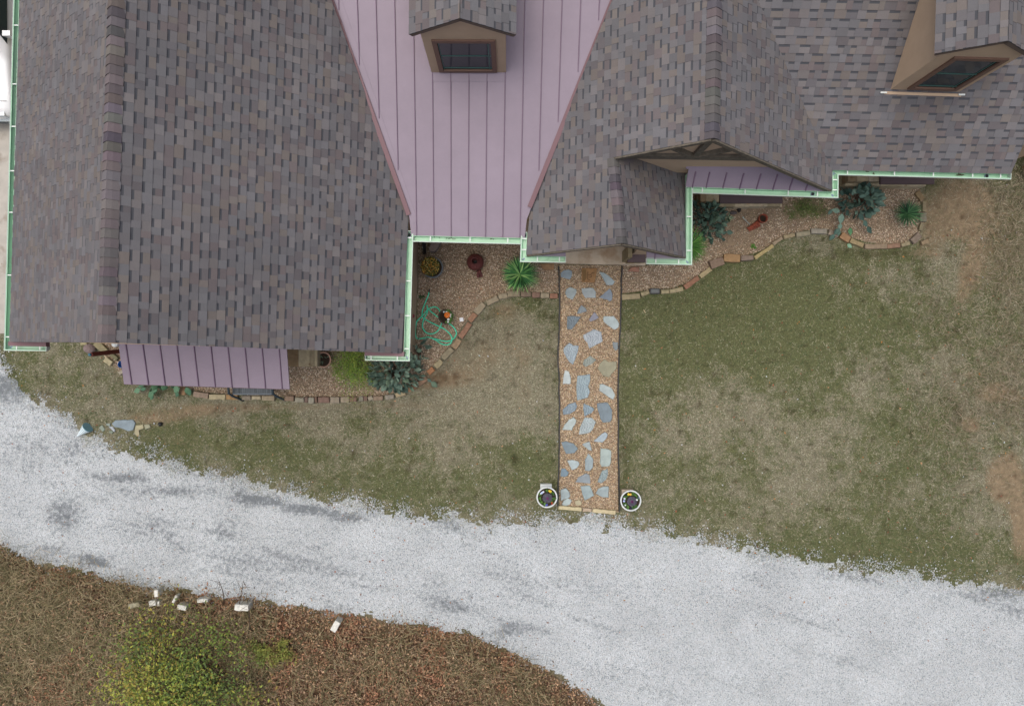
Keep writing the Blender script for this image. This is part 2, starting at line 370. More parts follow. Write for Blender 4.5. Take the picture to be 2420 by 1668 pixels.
# ---------------------------------------------------------------- white gravel driveway
def driveway():
    st = .04
    xs = np.arange(-14.5, 14.5, st); ys = np.arange(-10.5, 1.2, st)
    XX, YY = np.meshgrid(xs, ys); nx = len(xs)
    xc = XX[:-1, :-1].ravel() + st/2; yc = YY[:-1, :-1].ravel() + st/2
    u = xc*FPX/CAMZ+1210; v = 834-yc*FPX/CAMZ
    nz = (vnoise(xc+40, yc+40, .5, 9, 5) - .5)*60 + (vnoise(xc+70, yc+40, .09, 12, 2) - .5)*26
    keep = (v + nz > up_edge(u)+4) & (v + nz*.8 < lo_edge(u)-2)
    # bare soil streak below the path end
    sx = 1445 - (v-1215)*.35; keep &= ~((np.abs(u - sx) < 7 + nz*.12) & (v > 1205) & (v < 1262))
    i = np.arange(len(xs)-1); j = np.arange(len(ys)-1); I, J = np.meshgrid(i, j); a = (J*nx+I).ravel()[keep]
    F = np.stack([a, a+1, a+nx+1, a+nx], 1)
    used, inv = np.unique(F, return_inverse=True); F = inv.reshape(F.shape)
    X = XX.ravel()[used]; Y = YY.ravel()[used]
    X = X + (vnoise(X, Y, .05, 1, 1)-.5)*.035; Y = Y + (vnoise(X+9, Y, .05, 2, 1)-.5)*.035
    m = bpy.data.materials.new('white_gravel'); m.use_nodes = True
    t = m.node_tree; N = t.nodes; L = t.links; b = N["Principled BSDF"]; b.inputs["Roughness"].default_value = .9; b.inputs["Specular IOR Level"].default_value = .2
    geo = N.new("ShaderNodeNewGeometry"); at = N.new("ShaderNodeAttribute"); at.attribute_name = "worn"
    def noise(sc, det=5, rg=.6):
        n = N.new("ShaderNodeTexNoise"); n.inputs["Scale"].default_value = sc; n.inputs["Detail"].default_value = det; n.inputs["Roughness"].default_value = rg
        L.new(geo.outputs["Position"], n.inputs["Vector"]); return n.outputs["Fac"]
    vo = N.new("ShaderNodeTexVoronoi"); vo.inputs["Scale"].default_value = 62; L.new(geo.outputs["Position"], vo.inputs["Vector"])
    sv = N.new("ShaderNodeSeparateColor"); L.new(vo.outputs["Color"], sv.inputs[0])
    cr = N.new("ShaderNodeValToRGB"); L.new(sv.outputs[0], cr.inputs[0])
    e = cr.color_ramp; e.interpolation = 'CONSTANT'; e.elements[0].position = 0; e.elements[0].color = (*srgb(140,148,152),1)
    e.elements[1].position = .12; e.elements[1].color = (*srgb(168,176,180),1)
    for p_, c_ in ((.3, (186,192,194)), (.55, (193,198,201)), (.78, (190,189,186)), (.86, (206,211,214))):
        q = e.elements.new(p_); q.color = (*srgb(*c_), 1)
    s1 = N.new("ShaderNodeSeparateColor"); L.new(at.outputs["Color"], s1.inputs[0])
    def mth(op, A, B):
        n = N.new("ShaderNodeMath"); n.operation = op
        for k, q in enumerate((A, B)):
            if isinstance(q, (int, float)): n.inputs[k].default_value = q
            else: L.new(q, n.inputs[k])
        return n.outputs[0]
    wf = mth('ADD', s1.outputs[0], mth('MULTIPLY', mth('SUBTRACT', noise(9, 8, .8), .5), 2.6))
    mr = N.new("ShaderNodeMapRange"); mr.inputs[1].default_value = .42; mr.inputs[2].default_value = .95; L.new(wf, mr.inputs[0])
    mx = N.new("ShaderNodeMix"); mx.data_type = 'RGBA'; L.new(mr.outputs[0], mx.inputs["Factor"]); L.new(cr.outputs[0], mx.inputs[6]); mx.inputs[7].default_value = (*srgb(118, 124, 128), 1)
    # faint large tone variation
    mr2 = N.new("ShaderNodeMapRange"); mr2.inputs[1].default_value = .3; mr2.inputs[2].default_value = .7; mr2.inputs[3].default_value = .84; mr2.inputs[4].default_value = 1.05; L.new(noise(.7, 7), mr2.inputs[0])
    cc = N.new("ShaderNodeCombineColor"); [L.new(mr2.outputs[0], cc.inputs[k]) for k in range(3)]
    m3 = N.new("ShaderNodeMix"); m3.data_type = 'RGBA'; m3.blend_type = 'MULTIPLY'; m3.inputs["Factor"].default_value = 1; L.new(mx.outputs[2], m3.inputs[6]); L.new(cc.outputs[0], m3.inputs[7])
    L.new(m3.outputs[2], b.inputs["Base Color"])
    bm = N.new("ShaderNodeBump"); bm.inputs["Distance"].default_value = .012; L.new(vo.outputs["Distance"], bm.inputs["Height"]); bm.invert = True; L.new(bm.outputs[0], b.inputs["Normal"])
    o = np_mesh('gravel_driveway', np.stack([X, Y, np.full_like(X, .006)], 1), F, None, m, kind='structure', org=(0, 0, 0))
    u = X*FPX/CAMZ+1210; v = 834-Y*FPX/CAMZ
    along = (u*.966+v*.26); across = (v - .29*u)
    w = .16 + .14*np.exp(-((u-250)/500)**2) + .46*np.clip((vnoise(along/260, across/34, 1., 51, 3)-.5)*2.4, 0, 1) + .3*np.clip((vnoise(along/60+9, across/30, 1., 52, 3)-.56)*3, 0, 1)*(u < 1300) + gsum(u, v, [(150,1215,45,45,.5),(225,1325,40,18,.6),(25,910,60,40,.6),(350,1245,60,30,.3),(530,1245,35,35,.35),(700,1290,200,60,.12),(760,1350,120,40,.15),
        (1290,1200,4,4,0),(100,1300,50,20,.3),(290,1130,80,12,.55),(420,1160,110,14,.5),(1040,1240,60,18,.25),(820,1440,80,20,.15),(1060,1440,80,22,.4),(1180,1500,60,30,.5),(1250,1400,200,60,.12),(2400,1440,120,60,.3),(2360,1400,90,16,.5),(60,1060,150,50,.2),(180,1060,30,20,.3),(500,1340,200,30,.15),(2000,1360,300,12,.2)])
    for k in np.linspace(0, 1, 14): w += .3*np.exp(-((u-(560+300*k))/34)**2 - ((v-(1172+55*k+6*np.sin(k*17)))/15)**2)
    ca = o.data.color_attributes.new("worn", 'FLOAT_COLOR', 'POINT')
    ca.data.foreach_set("color", np.stack([np.clip(w, 0, 1)]*3 + [np.ones_like(w)], 1).astype(np.float32).ravel())
driveway()

# ---------------------------------------------------------------- scattered small stuff (numpy)
OCT = np.array([(1,0,0),(0,1,0),(-1,0,0),(0,-1,0),(0,0,1),(0,0,-.3)], float)
OCF = np.array([(0,1,4),(1,2,4),(2,3,4),(3,0,4),(1,0,5),(2,1,5),(3,2,5),(0,3,5)])
def pebbles(name, x, y, z, r, C, m=None, flat=(.45, .8)):
    n = len(x); a = NP.uniform(0, 2*np.pi, n); r = r*NP.uniform(.65, 1.35, n)
    el = NP.uniform(.6, 1.0, n); hz = NP.uniform(*flat, n)
    B = OCT[None]*1.0; B = B + NP.uniform(-.22, .22, (n, 6, 3))
    X = B[..., 0]*r[:, None]; Y = B[..., 1]*(r*el)[:, None]; Z = B[..., 2]*(r*hz)[:, None]
    c, s = np.cos(a)[:, None], np.sin(a)[:, None]
    V = np.stack([X*c-Y*s + x[:, None], X*s+Y*c + y[:, None], Z + (z if np.isscalar(z) else z[:, None])], 2).reshape(-1, 3)
    F = (OCF[None] + (np.arange(n)*6)[:, None, None]).reshape(-1, 3)
    return np_mesh(name, V, F, np.repeat(C, 8, axis=0), m or M['pebble'], kind='stuff', smooth=True)

def samp(poly, dens):
    p = np.array([(q[0], q[1]) for q in poly]); lo = p.min(0); hi = p.max(0)
    n = int((hi[0]-lo[0])*(hi[1]-lo[1])*dens)
    x = NP.uniform(lo[0], hi[0], n); y = NP.uniform(lo[1], hi[1], n); k = inpoly(x, y, p)
    return x[k], y[k]

PATH = [P(*q) for q in [(1322,626),(1468,628),(1467,700),(1465,780),(1461,850),(1459,950),(1460,1100),(1461,1210),(1322,1200),(1321,1100),(1323,1000),(1322,900),(1319,850),(1322,760),(1323,690)]]
BED1 = [P(*q) for q in [(230,800),(985,800),(990,545),(1250,545),(1262,624),(1320,624),(1323,692),(1240,689),(1190,694),(1150,708),(1120,735),(1090,775),(1065,815),(1035,850),(1010,878),(985,902),(950,922),(900,936),(850,940),(760,940),(670,937),(560,932),(480,926),(420,918),(300,890),(250,850)]]
BED2 = [P(*q) for q in [(1469,626),(1560,627),(1600,622),(1600,440),(2170,440),(2180,460),(2186,500),(2182,535),(2165,560),(2135,574),(2075,577),(2030,568),(1990,552),(1950,541),(1900,545),(1860,558),(1830,573),(1800,592),(1765,604),(1730,604),(1690,618),(1665,640),(1630,665),(1590,682),(1545,684),(1500,690),(1468,694)]]
def sheet(name, poly, z, m):
    b = MB(); b.add([(p[0], p[1], z) for p in poly], [tuple(range(len(poly)))]); return b.build(name, m, org=(0, 0, 0), kind='structure')
def fix_up(o):
    if o.data.polygons[0].normal.z < 0: o.data.flip_normals()
for nm, pl, z in (('garden_bed', BED1, .004), ('garden_bed', BED2, .004), ('path', PATH, .008)): fix_up(sheet(nm, pl, z, M['soil']))
TANS = [srgb(*(min(250,q*.66+w_*.46) for q, w_ in zip(c, (150,144,124)))) for c in [(192,170,142),(178,150,122),(212,190,162),(160,126,98),(140,108,84),(222,206,184),(188,150,112),(120,92,72),(170,140,118),(205,180,150),(150,120,100)]]
BEDC = [srgb(*(min(250,q*.78+w_*.46) for q, w_ in zip(c, (150,146,130)))) for c in [(172,150,130),(150,126,106),(192,176,156),(132,106,88),(112,88,72),(206,194,178),(160,132,108),(96,78,64),(148,124,106)]]
x, y = samp(PATH, 2600); pebbles('path_gravel', x, y, .012, .017, pick(TANS, len(x)))
x, y = samp(BED1, 1900); k = (y < 0.35) | (x > -2.7); x, y = x[k], y[k]
pebbles('bed_gravel', x, y, .010, .0165, pick(BEDC, len(x)))
x, y = samp(BED2, 2100)
u = x*FPX/CAMZ+1210; v = 834-y*FPX/CAMZ
dn = .95 - gsum(u, v, [(1740,570,60,35,.75),(1770,500,80,25,.6),(1920,500,70,35,.75),(2050,500,30,25,.5),(2000,560,40,20,.4),(1700,525,30,25,.3)]) + (vnoise(x, y, .3, 8)-.5)*.7
k = NP.random(len(x)) < dn; x, y = x[k], y[k]
pebbles('bed_gravel', x, y, .010, .016, pick(BEDC, len(x)))

# white stones thrown out of the driveway along its edges, and over it
n = 60000; x = NP.uniform(-13, 13, n); u = x*FPX/CAMZ+1210
off = NP.normal(0, 1, n); side = NP.random(n) < .72
v = np.where(side, up_edge(u) + off*16 + (vnoise(x, x*0+3, .5, 4)-.5)*40, lo_edge(u) + off*12)
y = (834-v)*CAMZ/FPX
k = NP.random(n) < np.where(side, .28, .16) * (.15 + 1.2*(vnoise(x+3, y+8, .35, 21, 3) > .5))
x, y = x[k], y[k]
k = ~inpoly(x, y, [(p.x, p.y) for p in [P(1318,1190), P(1466,1190), P(1466,1216), P(1318,1208)]]); x, y = x[k], y[k]
WH = [srgb(*c) for c in [(192,200,204),(208,214,218),(172,180,184),(222,227,230),(154,162,166),(194,192,186)]]
pebbles('driveway_gravel', x, y, .008, .0165, pick(WH, len(x)))
# sparse white stones lying in the lawn
n = 1500; x = NP.uniform(-12.8, 12.8, n); y = NP.uniform(-7.5, 4.5, n); u = x*FPX/CAMZ+1210; v = 834-y*FPX/CAMZ
nearh = np.exp(-(up_edge(u)-v)/140) + .05 + gsum(u, v, [(2340,540,60,110,.5),(2330,600,40,60,.3)])
k = (v < up_edge(u)) & (NP.random(n) < nearh) & (v > 640) | (u > 2210) & (v > 425) & (v < 1350) & (NP.random(n) < nearh)
k &= ~(inpoly(x, y, PATH) | inpoly(x, y, BED1) | inpoly(x, y, BED2))
pebbles('lawn_pebbles', x[k], y[k], .02, .019, pick(WH[:4]+[srgb(200,176,150)], int(k.sum())))

# grass: short blades lying in all directions
def grass(n):
    x = NP.uniform(-13.2, 13.2, n); y = NP.uniform(-9, 5.3, n)
    u, v, g, d, dark, brush = zones(x, y)
    p = (1 - .93*d) * (1 - .35*dark)
    edge = up_edge(u) + (vnoise(x+40, y+40, .5, 9, 3)-.5)*50
    p = p * np.where(v > edge, np.exp(-(v-edge)/9), 1)
    p = p * np.where(v > lo_edge(u)-10, 1, 1) * (1-brush)
    p = p * np.where((v > edge+60), 0, 1)
    k = NP.random(n) < p
    k &= ~(inpoly(x, y, PATH) | inpoly(x, y, BED1) | inpoly(x, y, BED2))
    k &= ~((x < -2.4) & (y > .1) & (x > -10.1)) & ~((x > .6) & (x < 6.4) & (y > 3.95)) & ~((x > 6.4) & (x < 11.7) & (y > 4.5)) & ~((x < -9.9) & (y > .5))
    x, y, g, d = x[k], y[k], g[k], d[k]; n = len(x)
    green = NP.random(n) < np.clip((g-.2)*1.25 + (vnoise(x, y, .14, 33, 2)-.5)*.9, .04, .9)
    cg = pick([srgb(*c) for c in [(88,96,64),(106,110,76),(76,88,56),(124,124,90),(70,88,58)]], n, jit=.25)
    cd_ = pick([srgb(*c) for c in [(152,148,126),(136,130,108),(176,172,150),(108,102,82),(142,138,116)]], n, jit=.25)
    C = np.where(green[:, None], cg, cd_)
    C = C * (1 - .42*np.clip(dark[k], 0, 1))[:, None]
    a = NP.uniform(0, 2*np.pi, n); ln = NP.uniform(.035, .09, n); w = NP.uniform(.003, .0065, n); h = NP.uniform(.008, .04, n)
    dx, dy = np.cos(a), np.sin(a)
    V = np.zeros((n, 3, 3)); V[:, 0] = np.stack([x-dy*w, y+dx*w, np.full(n, .001)], 1); V[:, 1] = np.stack([x+dy*w, y-dx*w, np.full(n, .001)], 1)
    V[:, 2] = np.stack([x+dx*ln, y+dy*ln, h], 1)
    F = np.arange(n*3).reshape(-1, 3)
    np_mesh('grass', V.reshape(-1, 3), F, C, M['blade'], kind='stuff')
grass(620000)

# dead leaves, long dry grass on the far verge
def leafquads(x, y, z, size, C, name, m, tilt=.6, parent=None, aspect=(.35, .7), org=None, kind=None, **kw):
    n = len(x); a = NP.uniform(0, 2*np.pi, n); t = NP.normal(0, tilt, n); t2 = NP.normal(0, tilt, n)
    s = size*NP.uniform(.6, 1.4, n); w = s*NP.uniform(*aspect, n)
    ux, uy, uz = np.cos(a)*np.cos(t), np.sin(a)*np.cos(t), np.sin(t)
    U = np.stack([ux, uy, uz], 1)*s[:, None]; Q = np.stack([-np.sin(a)*np.cos(t2), np.cos(a)*np.cos(t2), np.sin(t2)], 1)*w[:, None]
    c = np.stack([x, y, z], 1)
    V = np.stack([c-U, c-Q*.8+U*.1, c+U, c+Q*.8+U*.1], 1).reshape(-1, 3)
    F = np.arange(n*4).reshape(-1, 4)
    return np_mesh(name, V, F, C, m, parent=parent, kind=kind, org=org, **kw)
n = 120000; x = NP.uniform(-13.2, 6, n); u = x*FPX/CAMZ+1210
y = NP.uniform(-9.3, -4.5, n); v = 834-y*FPX/CAMZ
dpt = v - lo_edge(u) + (vnoise(x, y, .4, 6, 3)-.5)*36
k = (dpt > 0) | ((dpt > -45) & (NP.random(n) < .02*np.exp(dpt/20)*3)); x, y, dpt = x[k], y[k], dpt[k]
red = vnoise(x+5, y, .8, 14, 3)
LB = [srgb(*c) for c in [(144,114,90),(122,98,80),(166,136,108),(98,80,66),(180,150,120),(130,114,96),(146,118,90),(110,104,76)]]
LR = [srgb(*c) for c in [(160,116,90),(142,104,82),(176,134,106),(118,92,74),(150,124,98)]]
C = np.where((red > .55)[:, None], pick(LR, len(x), jit=.3), pick(LB, len(x), jit=.3))
leafquads(x, y, .02 + np.clip(dpt, 0, 60)/60*NP.random(len(x))*.22, .032, C, 'leaf_litter', M['blade'], kind='stuff')
n = 900; x = NP.uniform(-12.8, 12.8, n); y = NP.uniform(-7.2, 3, n)
k = ~(inpoly(x, y, [(-11, 9), (-11, 0), (-2.3, 0), (-2.3, 2.4), (6.3, 2.4), (6.3, 4)])); x, y = x[k], y[k]
leafquads(x, y, np.full(len(x), .03), .026, pick([srgb(*c) for c in [(150,92,70),(126,84,64),(170,128,96),(104,70,54),(160,110,60)]], len(x), jit=.3), 'fallen_leaves', M['blade'], kind='stuff', tilt=.25)
# straw clumps, arching
def straw(name, cs, n, ln, pal, spread=.25, kind='stuff', zb=.05):
    V = []; Fs = []; q = 0; idx = NP.integers(0, len(cs), n)
    c = np.array(cs)[idx]; ox = NP.normal(0, spread, n); oy = NP.normal(0, spread, n)
    x = c[:, 0]+ox; y = c[:, 1]+oy; a = np.arctan2(oy, ox)+NP.normal(0, .9, n); L_ = ln*NP.uniform(.5, 1.3, n); w = NP.uniform(.003, .006, n)
    dx, dy = np.cos(a), np.sin(a); H = L_*NP.uniform(.2, .6, n)
    def pt(f, hh, sg): return np.stack([x+dx*L_*f - dy*w*sg*(1-f*.6), y+dy*L_*f + dx*w*sg*(1-f*.6), zb+hh], 1)
    V = np.stack([pt(0, 0*H, -1), pt(0, 0*H, 1), pt(.5, H, 1), pt(.5, H, -1), pt(1, H*.75, 1), pt(1, H*.75, -1)], 1).reshape(-1, 3)
    b = (np.arange(n)*6)[:, None]; F = np.concatenate([b+np.array([[0, 1, 2, 3]]), b+np.array([[3, 2, 4, 5]])], 0)
    C = pick(pal, n, jit=.3); C = np.concatenate([C, C], 0)
    return np_mesh(name, V, F, C, M['blade'], kind=kind)
cs = []
for _ in range(240):
    uu = rnd.uniform(-60, 620); vv = rnd.uniform(float(lo_edge(uu))+14, 1690)
    cs.append(P(uu, vv)[:2])
for _ in range(45):
    uu = rnd.uniform(600, 1300); vv = rnd.uniform(float(lo_edge(uu))+25, 1700)
    if vv > lo_edge(uu): cs.append(P(uu, vv)[:2])
STRAW = [srgb(*c) for c in [(142,130,100),(118,108,80),(164,150,120),(98,92,66),(84,84,58)]]
straw('dry_grass', cs, 20000, .32, STRAW, zb=.12)
cs = [P(rnd.uniform(2350, 2450), rnd.uniform(440, 1000))[:2] for _ in range(120)] + [P(rnd.gauss(2270, 70), rnd.gauss(860, 170))[:2] for _ in range(60)]
straw('dry_grass', cs, 9000, .16, [srgb(*c) for c in [(138,128,106),(118,112,88),(156,146,126),(96,100,70),(108,96,78)]], spread=.3, zb=.01)

# ---------------------------------------------------------------- house
house = empty('house', P(1300, 300, 0))
tag(house, 'stone and stucco house with brown shingle roofs, mauve metal roofs and pale green gutters', 'house')

class Plane:
    def __init__(s, a, b, c):
        """a, b along the course direction; c a third point down the slope"""
        s.e = (b - a).normalized(); w = c - a; n = s.e.cross(w).normalized()
        if n.z < 0: n = -n
        s.n = n; s.u = n.cross(s.e).normalized()
        if s.u.z < 0: s.u = -s.u
        s.O = c
    @classmethod
    def slope(cls, a, b, m, up):
        """eave a-b, rise m per metre towards direction up"""
        e = (b - a); e.z = 0; e.normalize(); h = Vector((-e.y, e.x, 0)); h = h if h.dot(up) > 0 else -h
        p = cls(a, b, a + h + Vector((0, 0, m))); p.O = a.copy(); return p
    def px(s, u, v):
        d = P(u, v, 0) - Vector((0, 0, CAMZ)); o = Vector((0, 0, CAMZ)); t = (s.O - o).dot(s.n) / d.dot(s.n); return o + d*t
    def st(s, p): w = p - s.O; return (w.dot(s.e), w.dot(s.u))
    def pt(s, a, t, h=0): return s.O + s.e*a + s.u*t + s.n*h
    def zat(s, x, y): return s.O.z - ((x-s.O.x)*s.n.x + (y-s.O.y)*s.n.y)/s.n.z

def clip(poly, conv):
    """clip convex poly by convex conv (both ccw)"""
    out = poly
    for i in range(len(conv)):
        ax, ay = conv[i]; bx, by = conv[(i+1) % len(conv)]
        inp = out; out = []
        if not inp: return []
        def sd(p): return (bx-ax)*(p[1]-ay) - (by-ay)*(p[0]-ax)
        for j in range(len(inp)):
            p, q = inp[j], inp[(j+1) % len(inp)]; a, b = sd(p), sd(q)
            if a >= 0: out.append(p)
            if (a >= 0) != (b >= 0):
                t = a/(a-b); out.append((p[0]+(q[0]-p[0])*t, p[1]+(q[1]-p[1])*t))
    return out
def ccw(p):
    A = sum(p[i][0]*p[(i+1) % len(p)][1]-p[(i+1) % len(p)][0]*p[i][1] for i in range(len(p)))
    return p if A > 0 else p[::-1]

SH = [(104,99,103),(98,95,100),(112,107,110),(90,86,92),(106,97,96),(118,106,98),(96,82,84),(86,78,82),(104,88,88),(120,112,112),(100,99,104),(94,92,97),(108,106,112),(112,98,90)]
SH = [srgb(*(107+(q-m_)*.46+n_-105 for q, m_, n_ in zip(c, (103,97,101), (103.5, 101.0, 103.5)))) for c in SH]
EXP = .148
FASC = srgb(104, 92, 84)
def shingle_roof(plane, polys, seed, parent=None, thick=.14, name='shingle_roof'):
    r = random.Random(seed); b = MB()
    P2 = [ccw([plane.st(q) for q in pl]) for pl in polys]
    smin = min(p[0] for pl in P2 for p in pl); smax = max(p[0] for pl in P2 for p in pl)
    tmin = min(p[1] for pl in P2 for p in pl); tmax = max(p[1] for pl in P2 for p in pl)
    k = math.floor(tmin/EXP)
    while k*EXP < tmax:
        t0 = k*EXP; t1 = t0+EXP; s = smin - r.uniform(0, .3); up = r.random() < .5
        jog = 0
        while s < smax:
            w = r.choice([.11, .14, .16, .18, .2, .13]) * r.uniform(.9, 1.1)
            col = r.choice(SH); f = r.uniform(.93, 1.07); col = tuple(c*f for c in col)
            base = .006 if up else .001
            parts = [(t0, t1, col)]
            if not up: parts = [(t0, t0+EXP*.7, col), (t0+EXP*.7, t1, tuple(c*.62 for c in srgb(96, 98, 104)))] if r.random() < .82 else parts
            for pl in P2:
                for (ta, tb, cc) in parts:
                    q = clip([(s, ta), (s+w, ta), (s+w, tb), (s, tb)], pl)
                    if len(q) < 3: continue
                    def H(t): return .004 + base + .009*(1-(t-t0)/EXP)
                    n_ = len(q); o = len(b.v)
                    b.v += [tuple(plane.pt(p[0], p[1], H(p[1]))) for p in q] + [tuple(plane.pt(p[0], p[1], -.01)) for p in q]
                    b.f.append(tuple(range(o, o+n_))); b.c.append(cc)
                    for i in range(n_):
                        j = (i+1) % n_
                        if abs(q[i][1]-tb) < 1e-6 and abs(q[j][1]-tb) < 1e-6: continue
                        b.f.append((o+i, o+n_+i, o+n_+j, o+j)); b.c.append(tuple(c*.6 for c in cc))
            s += w; up = not up
        k += 1
    for pl in P2:                                                   # deck slab and its edge boards
        n_ = len(pl); o = len(b.v)
        b.v += [tuple(plane.pt(p[0], p[1], -.004)) for p in pl] + [tuple(plane.pt(p[0], p[1], -thick)) for p in pl]
        b.f.append(tuple(range(o, o+n_))); b.c.append((.05, .05, .05)); b.f.append(tuple(reversed(range(o+n_, o+2*n_)))); b.c.append(FASC)
        for i in range(n_):
            j = (i+1) % n_; b.f.append((o+i, o+n_+i, o+n_+j, o+j)); b.c.append(FASC)
    return b.build(name, M['shingle'], parent or house)

def ridge_cap(a, b_, pl1, pl2, parent, w=.16, seed=1):
    r = random.Random(seed); mb = MB(); d = (b_-a); L_ = d.length; d.normalize(); k = 0
    col = r.choice(SH)
    while k*EXP < L_-.02:
        s0 = k*EXP - (.0 if k == 0 else .02); s1 = min((k+1)*EXP, L_)
        if r.random() < .75:
            col = r.choice([srgb(108,103,106), srgb(94,90,93), srgb(88,83,88), srgb(104,99,101), srgb(99,93,94), srgb(112,107,108)])
        cc = tuple(x_*r.uniform(.93, 1.07) for x_ in col)
        row = []
        for s_, h in ((s0, .03), (s1, .016)):
            c = a + d*s_
            row += [c - pl1.u*w + pl1.n*(h*.8), c - pl1.u*w*.35 + pl1.n*(h+.004), c + Vector((0,0,1))*(h+.006), c - pl2.u*w*.35 + pl2.n*(h+.004), c - pl2.u*w + pl2.n*(h*.8)]
        mb.add(row, [(0,1,6,5),(1,2,7,6),(2,3,8,7),(3,4,9,8)], cc)
        low = [q - Vector((0,0,.03)) for q in row[:5]]; o = len(mb.v); mb.v += [tuple(q) for q in row[:5]+low]
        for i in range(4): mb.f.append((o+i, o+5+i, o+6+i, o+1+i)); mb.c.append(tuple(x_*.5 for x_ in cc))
        o2 = o-10
        for (i, j) in ((0, 5), (9, 4)):
            p, q = Vector(mb.v[o2+i]), Vector(mb.v[o2+j]); oo = len(mb.v); mb.v += [tuple(p), tuple(q), tuple(q-Vector((0,0,.03))), tuple(p-Vector((0,0,.03)))]
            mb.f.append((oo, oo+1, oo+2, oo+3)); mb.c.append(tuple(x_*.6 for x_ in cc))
        k += 1
    return mb.build('ridge_cap', M['shingle'], parent)

ZA = 6.51
RA0, RA1 = P(242, 809, ZA), P(271, -140, ZA)
A_L = Plane(RA0, RA1, P(24, 808, 3.02)); A_R = Plane(RA0, RA1, P(953, 835, 3.02))
def on(pl, pts): return [pl.px(*q) for q in pts]
o = shingle_roof(A_L, [[RA0, RA1] + on(A_L, [(51, -140), (41, 155), (24, 808)])], 3)
o = shingle_roof(A_R, [[RA0] + on(A_R, [(953, 835), (964, 545), (966, 508), (838, 154), (732, -140)]) + [RA1]], 4)
ridge_cap(RA0, RA1, A_L, A_R, o, .17, 2)

ZB = 5.5
RB0, RB1 = P(1686, 327.5, ZB), P(1695, -140, ZB)
B_L = Plane(RB0, RB1, P(1245, 604, 3.02)); B_R = Plane(RB0, RB1, P(1964, 449, 3.02))
ob = shingle_roof(B_L, [[RB0] + on(B_L, [(1450, 372.6), (1415.5, 80), (1505, -140)]) + [RB1],
                       on(B_L, [(1450, 372.6), (1471.4, 575.2), (1244.6, 602.8), (1249, 545), (1254, 490), (1415.5, 80)])], 5, thick=.08)
o = shingle_roof(B_R, [[RB0, B_R.px(1964, 450), B_R.px(1967, 405), B_R.px(1960, 340), B_R.px(1900, 100), B_R.px(1830, -140), RB1]], 6, thick=.08)
ridge_cap(RB0, RB1, B_L, B_R, o, .15, 5)
E0, E1 = B_L.px(1471.4, 575.2), B_L.px(1450, 372.6)
E_R = Plane(E0, E1, P(1620, 608, 3.02))
o = shingle_roof(E_R, [[E0, E_R.px(1620, 608), E_R.px(1627, 372), E_R.px(1540, 340), E_R.px(1447, 345), E1]], 8)
ridge_cap(E0, E1, B_L, E_R, o, .13, 9)
C_ = Plane.slope(P(1977, 404, 3.02), P(2388, 411, 3.02), .67, Vector((0, 1, 0)))
shingle_roof(C_, [on(C_, [(1925, 401), (2388, 411), (2500, 150), (2620, -140), (1640, -140)])], 10)
# upper wall behind ridge-less edge is out of frame

# brown eave return boards and gable fascia
def ret_board(a, b_, w, h=.12):
    MB().bar(a, b_, w, h, (.1, .06, .055)).build('eave_return', M['metal_dark'], house)
ret_board(P(24, 812, 2.98), P(113, 814, 2.98), .09)
ret_board(P(863, 835, 2.98), P(956, 837, 2.98), .09)

# metal roofs
def metal_roof(plane, poly, seams, t_lo, t_hi, name='metal_roof', seam_end=None, thick=.035, seam_w=.018):
    b = MB(); pts = [plane.st(q) for q in poly]; pts = ccw(pts); n_ = len(pts)
    top = [plane.pt(*p, 0) for p in pts]; bot = [plane.pt(*p, -thick) for p in pts]
    b.add(top+bot, [tuple(range(n_)), tuple(reversed(range(n_, 2*n_)))] + [(i, n_+i, n_+(i+1) % n_, (i+1) % n_) for i in range(n_)])
    o = b.build(name, M['metal'], house)
    for (us, vs) in seams:
        s, t = plane.st(plane.px(us, vs))
        # clip to the polygon along t
        ts = []
        for i in range(n_):
            a, c = pts[i], pts[(i+1) % n_]
            if (a[0] > s) != (c[0] > s): ts.append(a[1] + (c[1]-a[1])*(s-a[0])/(c[0]-a[0]))
        if len(ts) < 2: continue
        lo, hi = min(ts), max(ts); lo2 = lo + (seam_end[0] if lo > t_lo+.1 else 0.005); hi = min(hi, t_hi) - (.02)
        if hi-lo2 < .1: continue
        r_ = MB()
        w2 = seam_w/2
        vs_ = []
        for tt in (lo2, hi):
            vs_ += [plane.pt(s-w2*1.5, tt, .001), plane.pt(s-w2, tt, .028), plane.pt(s+w2, tt, .028), plane.pt(s+w2*1.5, tt, .001)]
        r_.add(vs_, [(0,1,5,4),(1,2,6,5),(2,3,7,6),(0,3,2,1),(4,5,6,7)])
        r_.build('standing_seam', M['seam'], o)
    return o
MT = Plane.slope(P(976, 557, 3.0), P(1231, 562, 3.0), .25, Vector((0, 1, 0)))
mpoly = on(MT, [(972, 557), (1240, 562), (1247, 500), (1384, 155), (1503, -140), (728, -140), (838, 154), (966, 500)])
seams = [(984.7 + 40.65*k, 558) for k in range(-6, 13)]
mr = metal_roof(MT, mpoly, seams, 0, 99, seam_end=(.26, 0), seam_w=.012)
def strip(plane, a, b_, w, off, h, m, name, parent=house, thick=.05):
    """flat strip lying on a plane along the pixel line a-b; off/w measured to the right of a->b"""
    p, q = plane.px(*a), plane.px(*b_); d = (q-p).normalized(); r = d.cross(plane.n).normalized()
    vs = [p+r*off, p+r*(off+w), q+r*(off+w), q+r*off]
    top = [x_ + plane.n*h for x_ in vs]; bot = [x_ - plane.n*thick for x_ in vs]
    mb = MB().add(top+bot, [(0,1,2,3),(7,6,5,4),(0,4,5,1),(1,5,6,2),(2,6,7,3),(3,7,4,0)])
    return mb.build(name, m, parent)
